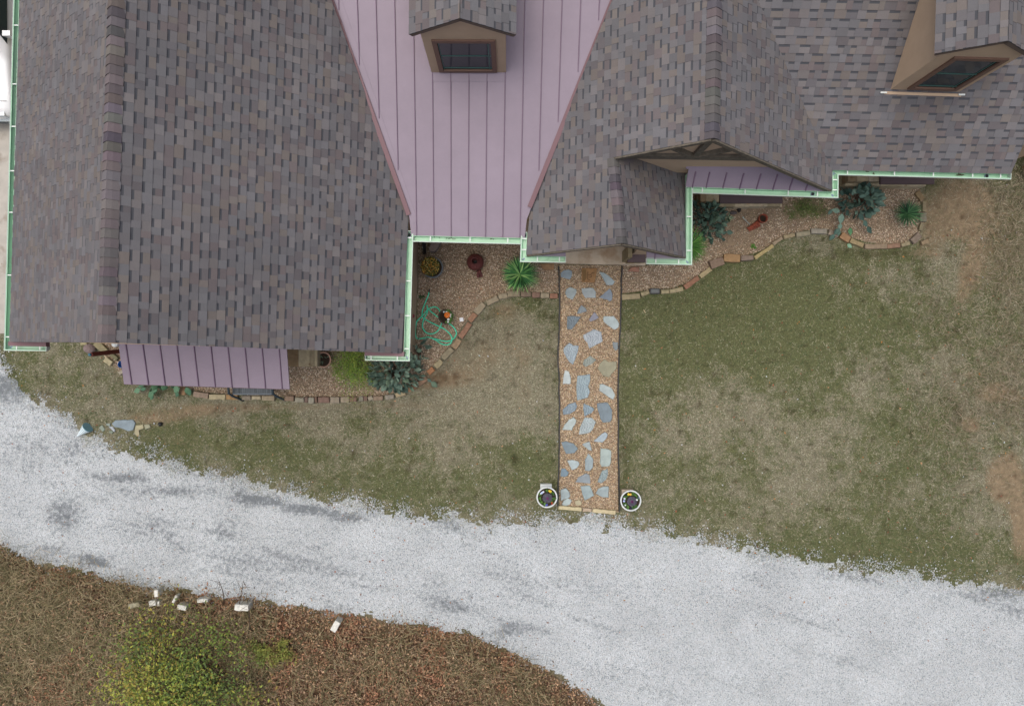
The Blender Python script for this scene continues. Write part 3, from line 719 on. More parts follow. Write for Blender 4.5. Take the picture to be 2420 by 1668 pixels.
# left valley (line runs bottom to top, metal on its right)
strip(MT, (966, 508), (732, -140), .09, -.04, .05, M['metal_dark'], 'valley_flashing', mr)
strip(MT, (966, 530), (732, -140), .14, .06, .008, M['metal'], 'valley_flashing', mr)
strip(MT, (1252, 490), (1505, -140), .09, -.05, .05, M['metal_dark'], 'valley_flashing', mr)
strip(MT, (1252, 520), (1505, -140), .14, -.2, .008, M['metal'], 'valley_flashing', mr)
# pent roof under the truss gable
PT = Plane.slope(P(1637, 443, 3.0), P(1966, 453, 3.0), .9, Vector((0, 1, 0)))
pp = on(PT, [(1620, 442.5), (1965, 453), (1955, 446), (1838, 396), (1630, 384)])
metal_roof(PT, pp, [(u_, 446) for u_ in (1668, 1708, 1747.7, 1787.7, 1826.8, 1865.6, 1904.5, 1942.5)] + [(1636, 443)], 0, PT.st(PT.px(1750, 407))[1], seam_end=(0, 0), name='pent_roof', thick=.03, seam_w=.016)
strip(PT, (1624, 385), (1828, 394), .11, 0.02, .006, M['metal'], 'apron_flashing')
# awning over the front bed
AW = Plane.slope(P(293, 907.5, 2.4), P(684.5, 919.7, 2.4), .32, Vector((0, 1, 0)))
metal_roof(AW, on(AW, [(293, 907.5), (684.5, 919.7), (676.5, 812), (277.5, 795)]), [(312 + 39.45*k, 908+k*1.1) for k in range(10)], 0, 99, seam_end=(0, 0), name='awning_roof', seam_w=.016)
aw = MB()
for (u_, v_) in ((300, 903), (390, 906), (480, 909), (590, 912), (640, 914)):
    f_ = P(u_, v_, 2.33); bk = Vector((f_.x, .08, 1.75)); aw.bar(f_, bk, .07, .07); aw.bar(Vector((f_.x, .1, 1.7)), Vector((f_.x, .1, 2.55)), .07, .07)
aw.bar(P(296, 904, 2.345), P(681, 916, 2.345), .08, .09)
aw.build('awning_bracket', M['brown_paint'], house)
# small mauve returns on the entry gable
for q in ([(1246, 606), (1337, 607.5), (1337, 590), (1262, 600)], [(1528, 612), (1620, 614), (1608, 606), (1528, 589)]):
    RT = Plane.slope(P(*q[0], 3.0), P(*q[1], 3.0), .28, Vector((0, 1, 0)))
    metal_roof(RT, on(RT, q), [((q[0][0]+q[1][0])/2 + (22 if q[0][0] < 1300 else -27), q[0][1])], 0, 99, seam_end=(0, 0), name='eave_return', seam_w=.014)

# walls
def wallbox(name, pts, z0, z1, m=M['stucco'], c=(.5, .5, .5)):
    return MB().prism([(p[0], p[1]) for p in pts], z0, z1, c).build(name, m, house)
wallbox('wall', [P(66, 806, 3), P(932, 831, 3), P(963, -140, 3), P(98, -140, 3)], 0, 2.86)
wallbox('wall', [P(930, 508, 3), P(1290, 515, 3), P(1300, -140, 3), P(962, -140, 3)], 0, 2.9)
wallbox('wall', [(.68, 3.95), (6.3, 3.9), (6.2, 9.5), (.6, 9.5)], 0, 2.86)
wallbox('wall', [(2.88, 2.36), (3.22, 2.36), (3.2, 3.96), (2.86, 3.96)], 0, 2.9)
wallbox('wall', [(6.3, 4.52), (11.5, 4.42), (11.4, 9.5), (6.2, 9.5)], 0, 2.9)
# attic fill so that nothing is hollow behind the gables
def gable(name, a, b_, apex, thick, m, parent=house):
    d = Vector((0, thick, 0)); mb = MB().add([a, b_, apex, a+d, b_+d, apex+d], [(0,1,2),(5,4,3),(0,3,4,1),(1,4,5,2),(2,5,3,0)])
    return mb.build(name, m, parent)
gable('gable_wall', P(60, 807, 3)+Vector((0,.12,-.15)), P(925, 831, 3)+Vector((0,.12,-.15)), RA0+Vector((0,.14,-.16)), .2, M['stucco'])
YW = 3.76
gw = gable('gable_wall', Vector((.65, YW, 2.86)), Vector((6.3, YW-.06, 2.86)), Vector((3.4, YW, 5.32)), .15, M['stucco'])
t = MB().bar((1.9, 3.74, 4.07), (5.05, 3.68, 4.07), .06, .2); t.build('truss_beam', M['timber'], gw)
MB().bar((3.45, 3.72, 4.16), (3.45, 3.7, 5.2), .12, .06, up=Vector((0, 1, 0))).build('king_post', M['timber'], gw)
MB().bar((3.40, 3.72, 4.16), (2.70, 3.72, 4.86), .06, .11, up=Vector((0, 1, 0))).build('strut', M['timber'], gw)
MB().bar((3.50, 3.72, 4.16), (4.22, 3.70, 4.86), .06, .11, up=Vector((0, 1, 0))).build('strut', M['timber'], gw)
# rake boards
def rake(a, b_, h=.10, w=.035):
    dz = Vector((0, -.012, -.06)); MB().bar(a+dz, b_+dz, w, h).build('rake_board', M['timber'], house)
rake(RB0, B_R.px(1962, 449)); rake(B_L.px(1452, 372.6), RB0)
rake(E0, E_R.px(1619, 607), .08); rake(B_L.px(1246, 602.5), E0, .08)
for a, b_ in ((A_L.px(26, 808), RA0), (RA0, A_R.px(951, 835))):
    MB().bar(a+Vector((0,.02,-.12)), b_+Vector((0,.02,-.12)), .03, .17).build('rake_board', M['brown_paint'], house)

# ledges: stone base + brown sill
STW = [srgb(*c) for c in [(168,156,128),(150,138,112),(178,166,140),(132,112,84),(150,112,76),(160,150,130),(122,104,82),(140,124,98)]]
def ledge(x0, x1, yf, yb, top, sill=None, low=None, seed=1, name='stone_ledge'):
    r = random.Random(seed); mb = MB(); x_ = x0
    while x_ < x1-.02:
        w = min(r.uniform(.09, .3), x1-x_); z_ = 0
        while z_ < top-.01:
            h = min(r.uniform(.08, .2), top-z_)
            j = r.uniform(0, .02)
            mb.box((x_+.003, yf-j, z_+.003), (x_+w-.003, yb, z_+h-.003+(r.uniform(0,.012) if z_+h >= top-.02 else 0)), r.choice(STW)); z_ += h
        x_ += w
    if low:
        x_ = low[0]
        while x_ < low[1]-.02:
            w = min(r.uniform(.25, .5), low[1]-x_)
            mb.box((x_+.002, yf-.07-r.uniform(0, .02), 0), (x_+w-.002, yf+.01, low[2]+r.uniform(-.02, .01)), r.choice(STW[:4])); x_ += w
    mb.box((x0+.01, yf+.04, 0), (x1-.01, yb+.02, top-.03), srgb(70, 62, 52))
    o = mb.build(name, M['stone_wall'], house)
    if sill:
        MB().box((sill[0], sill[2], top+.012), (sill[1], yb+.02, top+.09)).build('sill_board', M['brown_paint'], o)
    return o
ledge(4.55, 6.45, 3.66, 3.97, .5, sill=(5.0, 6.50, 3.60), low=(4.85, 6.6, .3), seed=3)
ledge(8.12, 10.05, 4.16, 4.55, .5, sill=(8.86, 10.15, 4.06), low=(8.15, 10.12, .3), seed=5)
ledge(-5.75, -4.70, -.32, .1, .5, seed=9)
ledge(2.80, 3.24, 2.22, 2.42, .5, sill=(2.78, 3.21, 2.185), seed=12)
wallbox('window_sill', [(2.80, 2.40), (3.2, 2.40), (3.2, 2.75), (2.80, 2.75)], .5, .57, M['brown_paint'])
MB().box((2.86, 2.42, .57), (3.02, 2.56, 2.95)).build('porch_post', M['timber'], house)
MB().box((2.72, 2.24, .125), (2.82, 2.5, 1.0), srgb(140,128,100)).build('stone_pillar', M['stone_wall'], house)
# porch slab with rounded nose
mb = MB(); mb.prism([(1.05, 2.215), (3.3, 2.165), (3.3, 3.96), (1.05, 3.96)], 0, .12)
ps = mb.build('porch_slab', M['porch'], house)

# east wall of the left wing: wooden skirting seen under the gutter
mb = MB()
for k, (dz, w) in enumerate(((.0, .06), (.45, .035), (.9, .02), (1.4, .02))):
    a = P(981.5, 566, 0); b_ = P(978.5, 800, 0)
    a.x -= .035; b_.x -= .035
    mb.bar(a+Vector((.0-w*.5, 0, dz+.2)), b_+Vector((-w*.5, 0, dz+.2)), .05+w, .4-.02*k, srgb(120-10*k, 104-8*k, 90-6*k))
mb.build('siding', M['tint'], house)
# hose tap
mb = MB(); c = P(973.5, 747, .55); mb.tube([c+Vector((-.12, 0, 0)), c], .02, 8); mb.lathe([(0.02, -.02), (.05, -.01), (.05, .02), (.02, .03)], 14, M=Matrix.Translation(c+Vector((.02, 0, .03))))
mb.build('tap', mat('tap_red', srgb(120, 52, 60), var=.1), house, smooth=True)
# windows and door in the front walls
def wall_window(x0, x1, z0, z1, yf, name='window'):
    t_ = .09; f_ = MB()
    for lo, hi in (((x0, z0), (x1, z0+t_)), ((x0, z1-t_), (x1, z1)), ((x0, z0+t_), (x0+t_, z1-t_)), ((x1-t_, z0+t_), (x1, z1-t_))):
        f_.box((lo[0], yf-.05, lo[1]), (hi[0], yf+.03, hi[1]))
    o_ = f_.build(name, M['trim_brown'], house)
    MB().box((x0+t_, yf-.012, z0+t_), (x1-t_, yf+.02, z1-t_)).build('window_glass', M['glass'], o_)
    MB().box(((x0+x1)/2-.02, yf-.03, z0+t_), ((x0+x1)/2+.02, yf-.013, z1-t_)).build('mullion', M['teal_frame'], o_)
yl = P(480, 818, 3).y
wall_window(-8.3, -6.4, .8, 2.0, yl-.02)
wall_window(5.05, 6.25, .75, 2.1, 3.90)
wall_window(8.9, 10.1, .75, 2.1, 4.44)
dr = MB().box((1.45, 3.88, .13), (2.4, 3.95, 2.2)).build('door', M['brown_paint'], house)
MB().tube([Vector((2.3, 3.84, 1.1)), Vector((2.3, 3.88, 1.1))], .03, 10).build('handle', M['gutter_lip'], dr)
# gutters
PROF = [(0,.012),(0,-.105),(.085,-.105),(.118,-.03),(.122,.008),(.098,.008),(.098,0),(.112,-.002),(.108,-.028),(.078,-.094),(.008,-.094),(.008,.012)]
def gutter(path, side=1, z=3.0, hangs=(), outlet=None, w0=.061, stained=False):
    pts = [P(*q, z) for q in path]; n_ = len(pts); nrm = []
    for i in range(n_):
        ds = []
        if i > 0: ds.append((pts[i]-pts[i-1]).normalized())
        if i < n_-1: ds.append((pts[i+1]-pts[i]).normalized())
        ns = [Vector((d.y, -d.x, 0))*side for d in ds]; m_ = sum(ns, Vector()).normalized(); nrm.append(m_ / max(.3, m_.dot(ns[0])))
    mb = MB(); k = len(PROF)
    for i in range(n_):
        for (a, h) in PROF: mb.v.append(tuple(pts[i] + nrm[i]*(a-w0) + Vector((0, 0, h))))
    for i in range(n_-1):
        for j in range(k):
            j2 = (j+1) % k; f = (i*k+j, i*k+j2, (i+1)*k+j2, (i+1)*k+j); mb.f.append(f if side < 0 else f[::-1]); mb.c.append((.5, .5, .5))
    g = mb.build('gutter', M['gutter'], house)
    for i, e in ((0, 1), (n_-1, -1)):                              # end caps
        d = (pts[i+e]-pts[i]).normalized(); cp = MB()
        vs = [pts[i] + nrm[i]*(a-w0) + Vector((0, 0, h)) - d*.004 for a, h in PROF[:5]]; vs2 = [v_ + d*.012 for v_ in vs]
        m5 = len(vs); cp.add(vs+vs2, [tuple(range(m5)), tuple(reversed(range(m5, 2*m5)))] + [(q, m5+q, m5+(q+1) % m5, (q+1) % m5) for q in range(m5)])
        cp.build('end_cap', M['gutter_lip'], g)
    lp = MB()
    for i in range(n_-1):                                          # outer lip strip, grey light put into its colour
        a, b2 = pts[i] + nrm[i]*(.1265-w0), pts[i+1] + nrm[i+1]*(.1265-w0)
        lp.add([a+Vector((0,0,.012)), b2+Vector((0,0,.012)), b2+Vector((0,0,-.03)), a+Vector((0,0,-.03)),
                a-nrm[i]*.012+Vector((0,0,.012)), b2-nrm[i+1]*.012+Vector((0,0,.012)), b2-nrm[i+1]*.003+Vector((0,0,-.03)), a-nrm[i]*.003+Vector((0,0,-.03))],
               [(0,1,2,3),(4,5,1,0),(7,6,5,4),(3,2,6,7)])
    lp.build('gutter_lip', M['gutter_lip'], g)
    for (u_, v_) in hangs:
        q = P(u_, v_, z); best = min(range(n_-1), key=lambda i: abs((q-pts[i]).cross((pts[i+1]-pts[i]).normalized()).z) + (0 if -0.05 < (q-pts[i]).dot((pts[i+1]-pts[i]).normalized()) < (pts[i+1]-pts[i]).length+.05 else 99))
        d = (pts[best+1]-pts[best]).normalized(); r_ = Vector((d.y, -d.x, 0))*side; c = pts[best] + d*((q-pts[best]).dot(d))
        h_ = MB(); h_.bar(c - r_*.058 + Vector((0,0,-.003)), c + r_*.056 + Vector((0,0,-.003)), .022, .006); h_.build('gutter_hanger', M['white_metal'], g)
    if outlet:
        for (u_, v_) in outlet:
            c = P(u_, v_, z-.09); h_ = MB(); h_.lathe([(.043, 0), (.043, .012), (.034, .014), (.034, .002)], 20, M=Matrix.Translation(c)); oo = h_.build('outlet', M['sealant'], g, smooth=False)
            h2 = MB(); h2.lathe([(.033, 0), (.033, .0145)], 20, M=Matrix.Translation(c)); h2.build('outlet_shade', M['hole_shade'], g)  # solid black disc painting the darkness inside the outlet
    for i in range(1, n_-1):                                       # sealed corner
        c = pts[i]; d1 = (nrm[i]).normalized(); s_ = MB(); pr = Vector((-d1.y, d1.x, 0))
        ring = [c + d1*(-.05) + pr*.015, c + d1*(-.04) - pr*.015, c + d1*.05 - pr*.03, c + d1*.085, c + d1*.05 + pr*.03]
        s_.add([q + Vector((0,0,-.0925)) for q in ring], [tuple(range(5)) ]); so_ = s_.build('sealed_corner', M['sealant'], g)
        if so_.data.polygons[0].normal.z < 0: so_.data.flip_normals()
    return g
gutter([(43, -140), (35, 155), (17.5, 821), (110, 822.5)], 1, hangs=[(34, 199), (32, 299), (29, 404), (25, 502), (20, 650), (17, 796), (39, 821), (94, 822)] + [(38, 60), (40, -40)])
gutter([(969.5, 546), (961, 846), (863, 844.5)], -1, hangs=[(968, 562), (965, 664), (963, 746), (961.5, 824), (939, 846), (877, 845)], outlet=[(967.5, 556)])
gutter([(976, 564), (1232, 570)], 1, hangs=[(1017, 565), (1111, 567), (1200, 569)])
gutter([(1239, 549), (1236.5, 612), (1337, 613.5)], 1, hangs=[(1238, 564), (1238, 590), (1270, 612), (1322, 613)], outlet=[(1240, 557)])
gutter([(1528, 617), (1628, 619), (1629.5, 412)], 1, hangs=[(1550, 618), (1604, 619), (1627, 592), (1627, 512), (1628, 436)])
gutter([(1637, 449.5), (1973.5, 461), (1974, 406.5), (2389, 417)], 1, hangs=[(1660, 450), (1761, 453), (1863, 457), (1932, 459), (1975, 425), (1975, 449), (2003, 407), (2114, 410), (2206, 413), (2299, 415), (2365, 416)], outlet=[(1920, 459), (2331, 416.5)])
# leaf debris in the gutters
mb = MB()
for (u_, v_, k_) in ((2269, 414, 14), (2050, 405, 5), (2060, 411, 4), (1068, 563, 5), (1040, 560, 8), (1163, 565, 3)):
    for _ in range(k_):
        c = P(u_+rnd.gauss(0, 5), v_+rnd.gauss(0, 1.5), 2.93); mb.bar(c, c+Vector((rnd.uniform(-.04, .04), rnd.uniform(-.02, .02), .01)), .012, .004, srgb(70, 60, 34))
mb.build('gutter_debris', M['tint'], house, kind='stuff')

# dormers
def dormer(plane, bl, br, h, fr, seed, shed=False):
    a, b_ = plane.px(*bl), plane.px(*br)
    zb = min(a.z, b_.z); e = (b_-a); e.z = 0; wd = e.length; e.normalize(); nn = Vector((-e.y, e.x, 0))      # nn points north
    if nn.y < 0: nn = -nn
    def W(x_, y_, z_): return a*Vector((1,1,0)) if False else Vector((a.x, a.y, 0)) + e*x_ + nn*y_ + Vector((0, 0, zb+z_))
    dp = h/.25 if plane is MT else h/.55
    dp = min(dp, 4)
    mb = MB(); vs = [W(0,0,-.1), W(wd,0,-.1), W(wd,dp,-.1), W(0,dp,-.1), W(0,0,h), W(wd,0,h), W(wd,dp,h), W(0,dp,h), W(wd/2,0,h+wd*.3), W(wd/2,dp,h+wd*.3)]
    mb.add(vs, [(0,1,5,8,4),(1,2,6,5),(3,0,4,7),(2,3,7,9,6)])
    d = mb.build('dormer', M['stucco'], house)
    x0, x1, z0, z1 = fr
    f_ = MB(); t = .085; pr = -.035
    for lo, hi in (((x0,z0),(x1,z0+t)), ((x0,z1-t),(x1,z1)), ((x0,z0+t),(x0+t,z1-t)), ((x1-t,z0+t),(x1,z1-t))):
        c8 = [W(x_, y_, z_) for z_ in (lo[1], hi[1]) for y_ in (pr, .01) for x_ in (lo[0], hi[0])]
        f_.add(c8, [(0,1,5,4),(2,6,7,3),(0,4,6,2),(1,3,7,5),(4,5,7,6),(0,2,3,1)])
    f_.build('window_frame', M['trim_brown'], d)
    s_ = MB(); t2 = .03; xi0, xi1, zi0, zi1 = x0+t+.01, x1-t-.01, z0+t+.01, z1-t-.01; zm = (zi0+zi1)/2
    for lo, hi in (((xi0,zi0+.05),(xi1,zi0+.05+t2)), ((xi0,zi1-t2),(xi1,zi1)), ((xi0,zi0),(xi0+t2*.5,zi1)), ((xi1-t2*1.6,zi0),(xi1-t2,zi1)), ((xi0,zm),(xi1,zm+t2))):
        c8 = [W(x_, y_, z_) for z_ in (lo[1], hi[1]) for y_ in (-.012, .0) for x_ in (lo[0], hi[0])]
        s_.add(c8, [(0,1,5,4),(2,6,7,3),(0,4,6,2),(1,3,7,5),(4,5,7,6),(0,2,3,1)])
    s_.build('window_sash', M['teal_frame'], d)
    g_ = MB(); g_.add([W(x0+t, -.004, z0+t), W(x1-t, -.004, z0+t), W(x1-t, -.004, z1-t), W(x0+t, -.004, z1-t)], [(0,1,2,3)]); g_.build('window_glass', M['glass'], d)
    # gable roof of the dormer
    rf = MB(); ov = .18; hz = wd*.3; H0 = h-ov*.6
    for sgn in (0, 1):
        xe = -ov if sgn == 0 else wd+ov; ze = h - ov*.6
        A, B2 = W(xe, -.05, ze+.03), W(wd/2, -.05, h+hz+.06); C2, D2 = W(wd/2, dp, h+hz+.06), W(xe, dp, ze+.03)
        pl = Plane(B2, C2, A)
        shingle_roof(pl, [[A, B2, C2, D2]], seed+sgn, parent=d, thick=.08, name='dormer_roof')
    return d
d1 = dormer(MT, (1020, 171.5), (1196, 172), 1.75, (.16, 1.27, .07, 1.4), 31)
d2 = dormer(C_, (2104, 212), (2266, 218), 1.75, (.27, 1.2, .11, 1.5), 41)
# aprons in front of the dormers
strip(MT, (1021, 172), (1196, 172), .16, .0, .012, M['metal'], 'apron_flashing')
strip(C_, (2090, 216), (2272, 222), .05, .0, .024, M['stucco'], 'apron_flashing')
for q in ((2086, 218.3), (2270, 223.3)):
    c = C_.px(*q) + C_.n*.04; MB().box((-.06, -.015, 0), (.06, .015, .012), M=Matrix.Translation(c)).build('flashing_corner', M['white_metal'], house)

# ---------------------------------------------------------------- concrete pad and car on the left
b = MB(); pad = [P(q[0], q[1]) for q in ((-900, -200), (75, -200), (60, 300), (30, 788), (-900, 780))]
mb = MB(); mb.prism([(p.x, p.y) for p in reversed(pad)], -.02, .02); mb.build('concrete_driveway', M['concrete'], org=(0, 0, 0), kind='structure')

car = empty('car', P(-2, 130, 0)); tag(car, 'white car parked on the concrete beside the left wing, nose towards the lawn', 'car')
def carbody():
    cx = P(-2, 130, 0); W2 = .93
    yf = P(0, 284, .5).y      # nose
    # profile along y (from nose, going north): (distance, half width, z_bottom, z_belt, z_top)
    sec = [(0, .62, .42, .58, .62), (.06, .78, .3, .66, .72), (.2, .88, .24, .74, .80), (.6, .92, .22, .84, .90), (1.2, .93, .22, .92, .985),
           (1.35, .93, .22, .94, 1.03), (2.0, .93, .22, .96, 1.5), (2.5, .93, .22, .97, 1.56), (3.6, .93, .22, .98, 1.55), (4.3, .92, .24, .98, 1.35), (4.55, .88, .28, .95, 1.05), (4.65, .8, .4, .8, .85)]
    V = []; F = []
    for (d, hw, zb, zm, zt) in sec:
        y_ = yf + d; top = hw*.93 if zt < 1.1 else hw*.72
        ring = [(-hw*.9, zb), (-hw, zb+.12), (-hw, zm-.05), (-hw*.97, zm), (-top, zt-.03), (-top*.8, zt), (0, zt+.015), (top*.8, zt), (top, zt-.03), (hw*.97, zm), (hw, zm-.05), (hw, zb+.12), (hw*.9, zb)]
        V += [(cx.x+q[0], y_, q[1]) for q in ring]
    k = 13
    for i in range(len(sec)-1):
        for j in range(k):
            j2 = (j+1) % k; F.append((i*k+j, (i+1)*k+j, (i+1)*k+j2, i*k+j2))
    F.append(tuple(range(k))); F.append(tuple(reversed(range((len(sec)-1)*k, len(sec)*k))))
    mb = MB(); mb.add(V, F); mb.build('body', M['carwhite'], car, smooth=True)
    g = MB(); w0, w1 = .80, .66
    g.add([(cx.x-w0, yf+1.42, 1.07), (cx.x+w0, yf+1.42, 1.07), (cx.x+w1, yf+1.95, 1.5), (cx.x-w1, yf+1.95, 1.5)], [(0,1,2,3)])
    g.v = [(a, b_-.02, c_+.03) for a, b_, c_ in g.v]; g.build('windscreen', mat('pale_glass', srgb(150, 178, 190), rough=.1, var=0, spec=.7), car)
    for s_ in (-1, 1):
        q = MB(); q.add([(cx.x+s_*.925, yf+1.6, 1.0), (cx.x+s_*.925, yf+4.0, 1.02), (cx.x+s_*.73, yf+3.8, 1.46), (cx.x+s_*.73, yf+2.05, 1.44)], [(0,1,2,3)])
        q.v = [(a+s_*.02, b_, c_) for a, b_, c_ in q.v]; q.build('side_window', M['glass'], car)
        for yy in (.85, 3.75):
            wh = MB(); T = Matrix.Translation(Vector((cx.x+s_*.82, yf+yy, .33))) @ Matrix.Rotation(math.pi/2, 4, 'Y')
            wh.lathe([(.2, -.11), (.3, -.1), (.33, -.06), (.33, .06), (.3, .1), (.2, .11)], 24, M=T); wo = wh.build('wheel', M['black'], car, smooth=False)
            rm = MB(); rm.lathe([(.19, -.115), (.19, .115)], 18, M=T); rm.build('rim', M['gutter_lip'], wo)
        hl = MB(); hl.box((cx.x+s_*.5-.18, yf+.02, .60), (cx.x+s_*.5+.18, yf+.2, .745)); hl.build('headlight', mat('lamp_lens', (.7, .74, .76), rough=.1, var=0, spec=.7), car)
        mi = MB(); mi.box((cx.x+s_*1.0-.09, yf+1.75, .98), (cx.x+s_*1.0+.09, yf+1.87, 1.12)); mi.build('wing_mirror', M['carwhite'], car)
    bp = MB(); bp.box((cx.x-.85, yf-.05, .36), (cx.x+.85, yf+.1, .56)); bp.build('bumper', mat('grey_bumper', srgb(160, 170, 174), rough=.4, var=.03), car)
    gr = MB(); gr.box((cx.x-.42, yf-.065, .43), (cx.x+.55, yf-.04, .47)); gr.build('grille', M['black'], car)
    ln = MB(); ln.box((cx.x-.8, yf+.33, .835), (cx.x+.8, yf+.34, .838)); ln.build('bonnet_seam', M['black'], car)
    wi = MB(); wi.bar((cx.x+.1, yf+1.36, 1.07), (cx.x+.62, yf+1.5, 1.16), .02, .02); wi.build('wiper', M['black'], car)
carbody()

# ---------------------------------------------------------------- stones
def slab(name, pts, z0, th, col, m, label, cat, group=None, bevel=.012, rough=.006, seed=0, tilt=0.0):
    """irregular stone from its outline (world xy)"""
    r = random.Random(seed); pts = ccw([(p[0], p[1]) for p in pts]); out = []
    for i in range(len(pts)):
        a = Vector(pts[i]); b_ = Vector(pts[(i+1) % len(pts)]); L_ = (b_-a).length; k = max(1, int(L_/.06)); nr = Vector((b_.y-a.y, a.x-b_.x)).normalized() if L_ > 0 else Vector((0,0))
        for j in range(k):
            q = a.lerp(b_, j/k) + nr*r.uniform(-rough, rough); out.append(q)
    n_ = len(out); c = sum(out, Vector((0, 0)))/n_
    mb = MB(); tz = lambda q: z0+th + (q.x-c.x)*tilt
    ring0 = [(q.x, q.y, min(z0, 0)-.01 if z0 <= .02 else z0) for q in out]
    ring1 = [(q.x, q.y, tz(q)-bevel*.9) for q in out]
    ring2 = []
    for q in out:
        d = (c-q); L_ = d.length; d = d/L_ if L_ else d; qq = q+d*min(bevel, L_*.3); ring2.append((qq.x, qq.y, tz(q)+r.uniform(-.002, .002)))
    mb.v = ring0+ring1+ring2+[(c.x, c.y, tz(c)+r.uniform(0, .003))]
    dk = tuple(x_*.85 for x_ in col)
    for i in range(n_):
        j = (i+1) % n_
        mb.f.append((i, j, n_+j, n_+i)); mb.c.append(dk)
        mb.f.append((n_+i, n_+j, 2*n_+j, 2*n_+i)); mb.c.append(col)
        mb.f.append((2*n_+i, 2*n_+j, 3*n_)); mb.c.append(col)
    return mb.build(name, m, label=label, cat=cat, group=group)

def zp(pts, sc, ox, oy): return [P(ox+a/sc, oy+b/sc, .03) for a, b in pts]
G1 = [ # path stones in the upper half: outline, colour, rippled, label
 ([(395,240),(440,205),(500,195),(545,215),(535,290),(515,320),(400,292)], (138,152,160), 0, 'dark blue-grey pitted flagstone at the top left of the path, below the porch'),
 ([(883,222),(940,235),(1020,285),(1080,350),(1055,392),(975,390),(930,310)], (158,172,176), 0, 'smooth teardrop-shaped grey flagstone at the top right of the path'),
 ([(520,418),(600,450),(598,490),(550,578),(480,545),(455,490),(475,440)], (154,166,168), 0, 'smooth round-topped grey flagstone below the pitted one at top left'),
 ([(662,435),(800,422),(845,480),(840,552),(710,555),(670,485)], (160,170,172), 0, 'wide pale grey flagstone directly below the square brown slab'),
 ([(1015,432),(1050,490),(1048,575),(1020,602),(980,575),(880,550),(950,490)], (132,144,156), 0, 'dark slate-blue triangular flagstone below the teardrop stone'),
 ([(655,642),(710,680),(732,720),(650,745),(602,755),(625,690)], (142,154,160), 1, 'small rippled triangular flagstone touching the tip of a darker wedge'),
 ([(825,730),(880,800),(850,822),(775,852),(755,825),(790,770)], (142,144,156), 0, 'smallest purple-grey triangular flagstone with one dark spot, upper middle of path'),
 ([(480,785),(560,780),(655,790),(610,860),(540,950),(480,945),(478,850)], (124,138,146), 1, 'dark wedge flagstone with fanned ripples on the left, pointing down'),
 ([(940,785),(1065,782),(1110,830),(1135,880),(1125,925),(1080,952),(1000,905),(940,850),(932,810)], (172,186,188), 0, 'pale oval flagstone with a dark spot against the right edging, upper path'),
 ([(815,945),(910,980),(915,1040),(930,1095),(850,1140),(760,1192),(735,1120),(690,1070),(682,1020),(740,990)], (172,182,190), 1, 'largest pale star-shaped flagstone in the upper middle of the path'),
 ([(510,1115),(560,1150),(628,1155),(620,1220),(590,1300),(555,1392),(510,1365),(440,1250),(435,1185),(470,1150)], (160,174,182), 1, 'large shield-shaped flagstone with deep diagonal ripples on the left'),
 ([(1050,1105),(1118,1110),(1120,1190),(1090,1220),(1055,1170)], (132,142,146), 0, 'small dull grey flagstone pressed against the right edging strip'),
 ([(770,1280),(850,1335),(780,1390),(715,1422),(678,1385),(690,1330)], (152,160,152), 1, 'medium greenish-grey ridged flagstone left of the broad tan one'),
 ([(955,1325),(1010,1358),(1105,1350),(1100,1440),(1010,1550),(930,1530),(865,1440),(890,1375)], (148,146,124), 0, 'broad olive-tan heart-shaped flagstone by the right edging'),
]
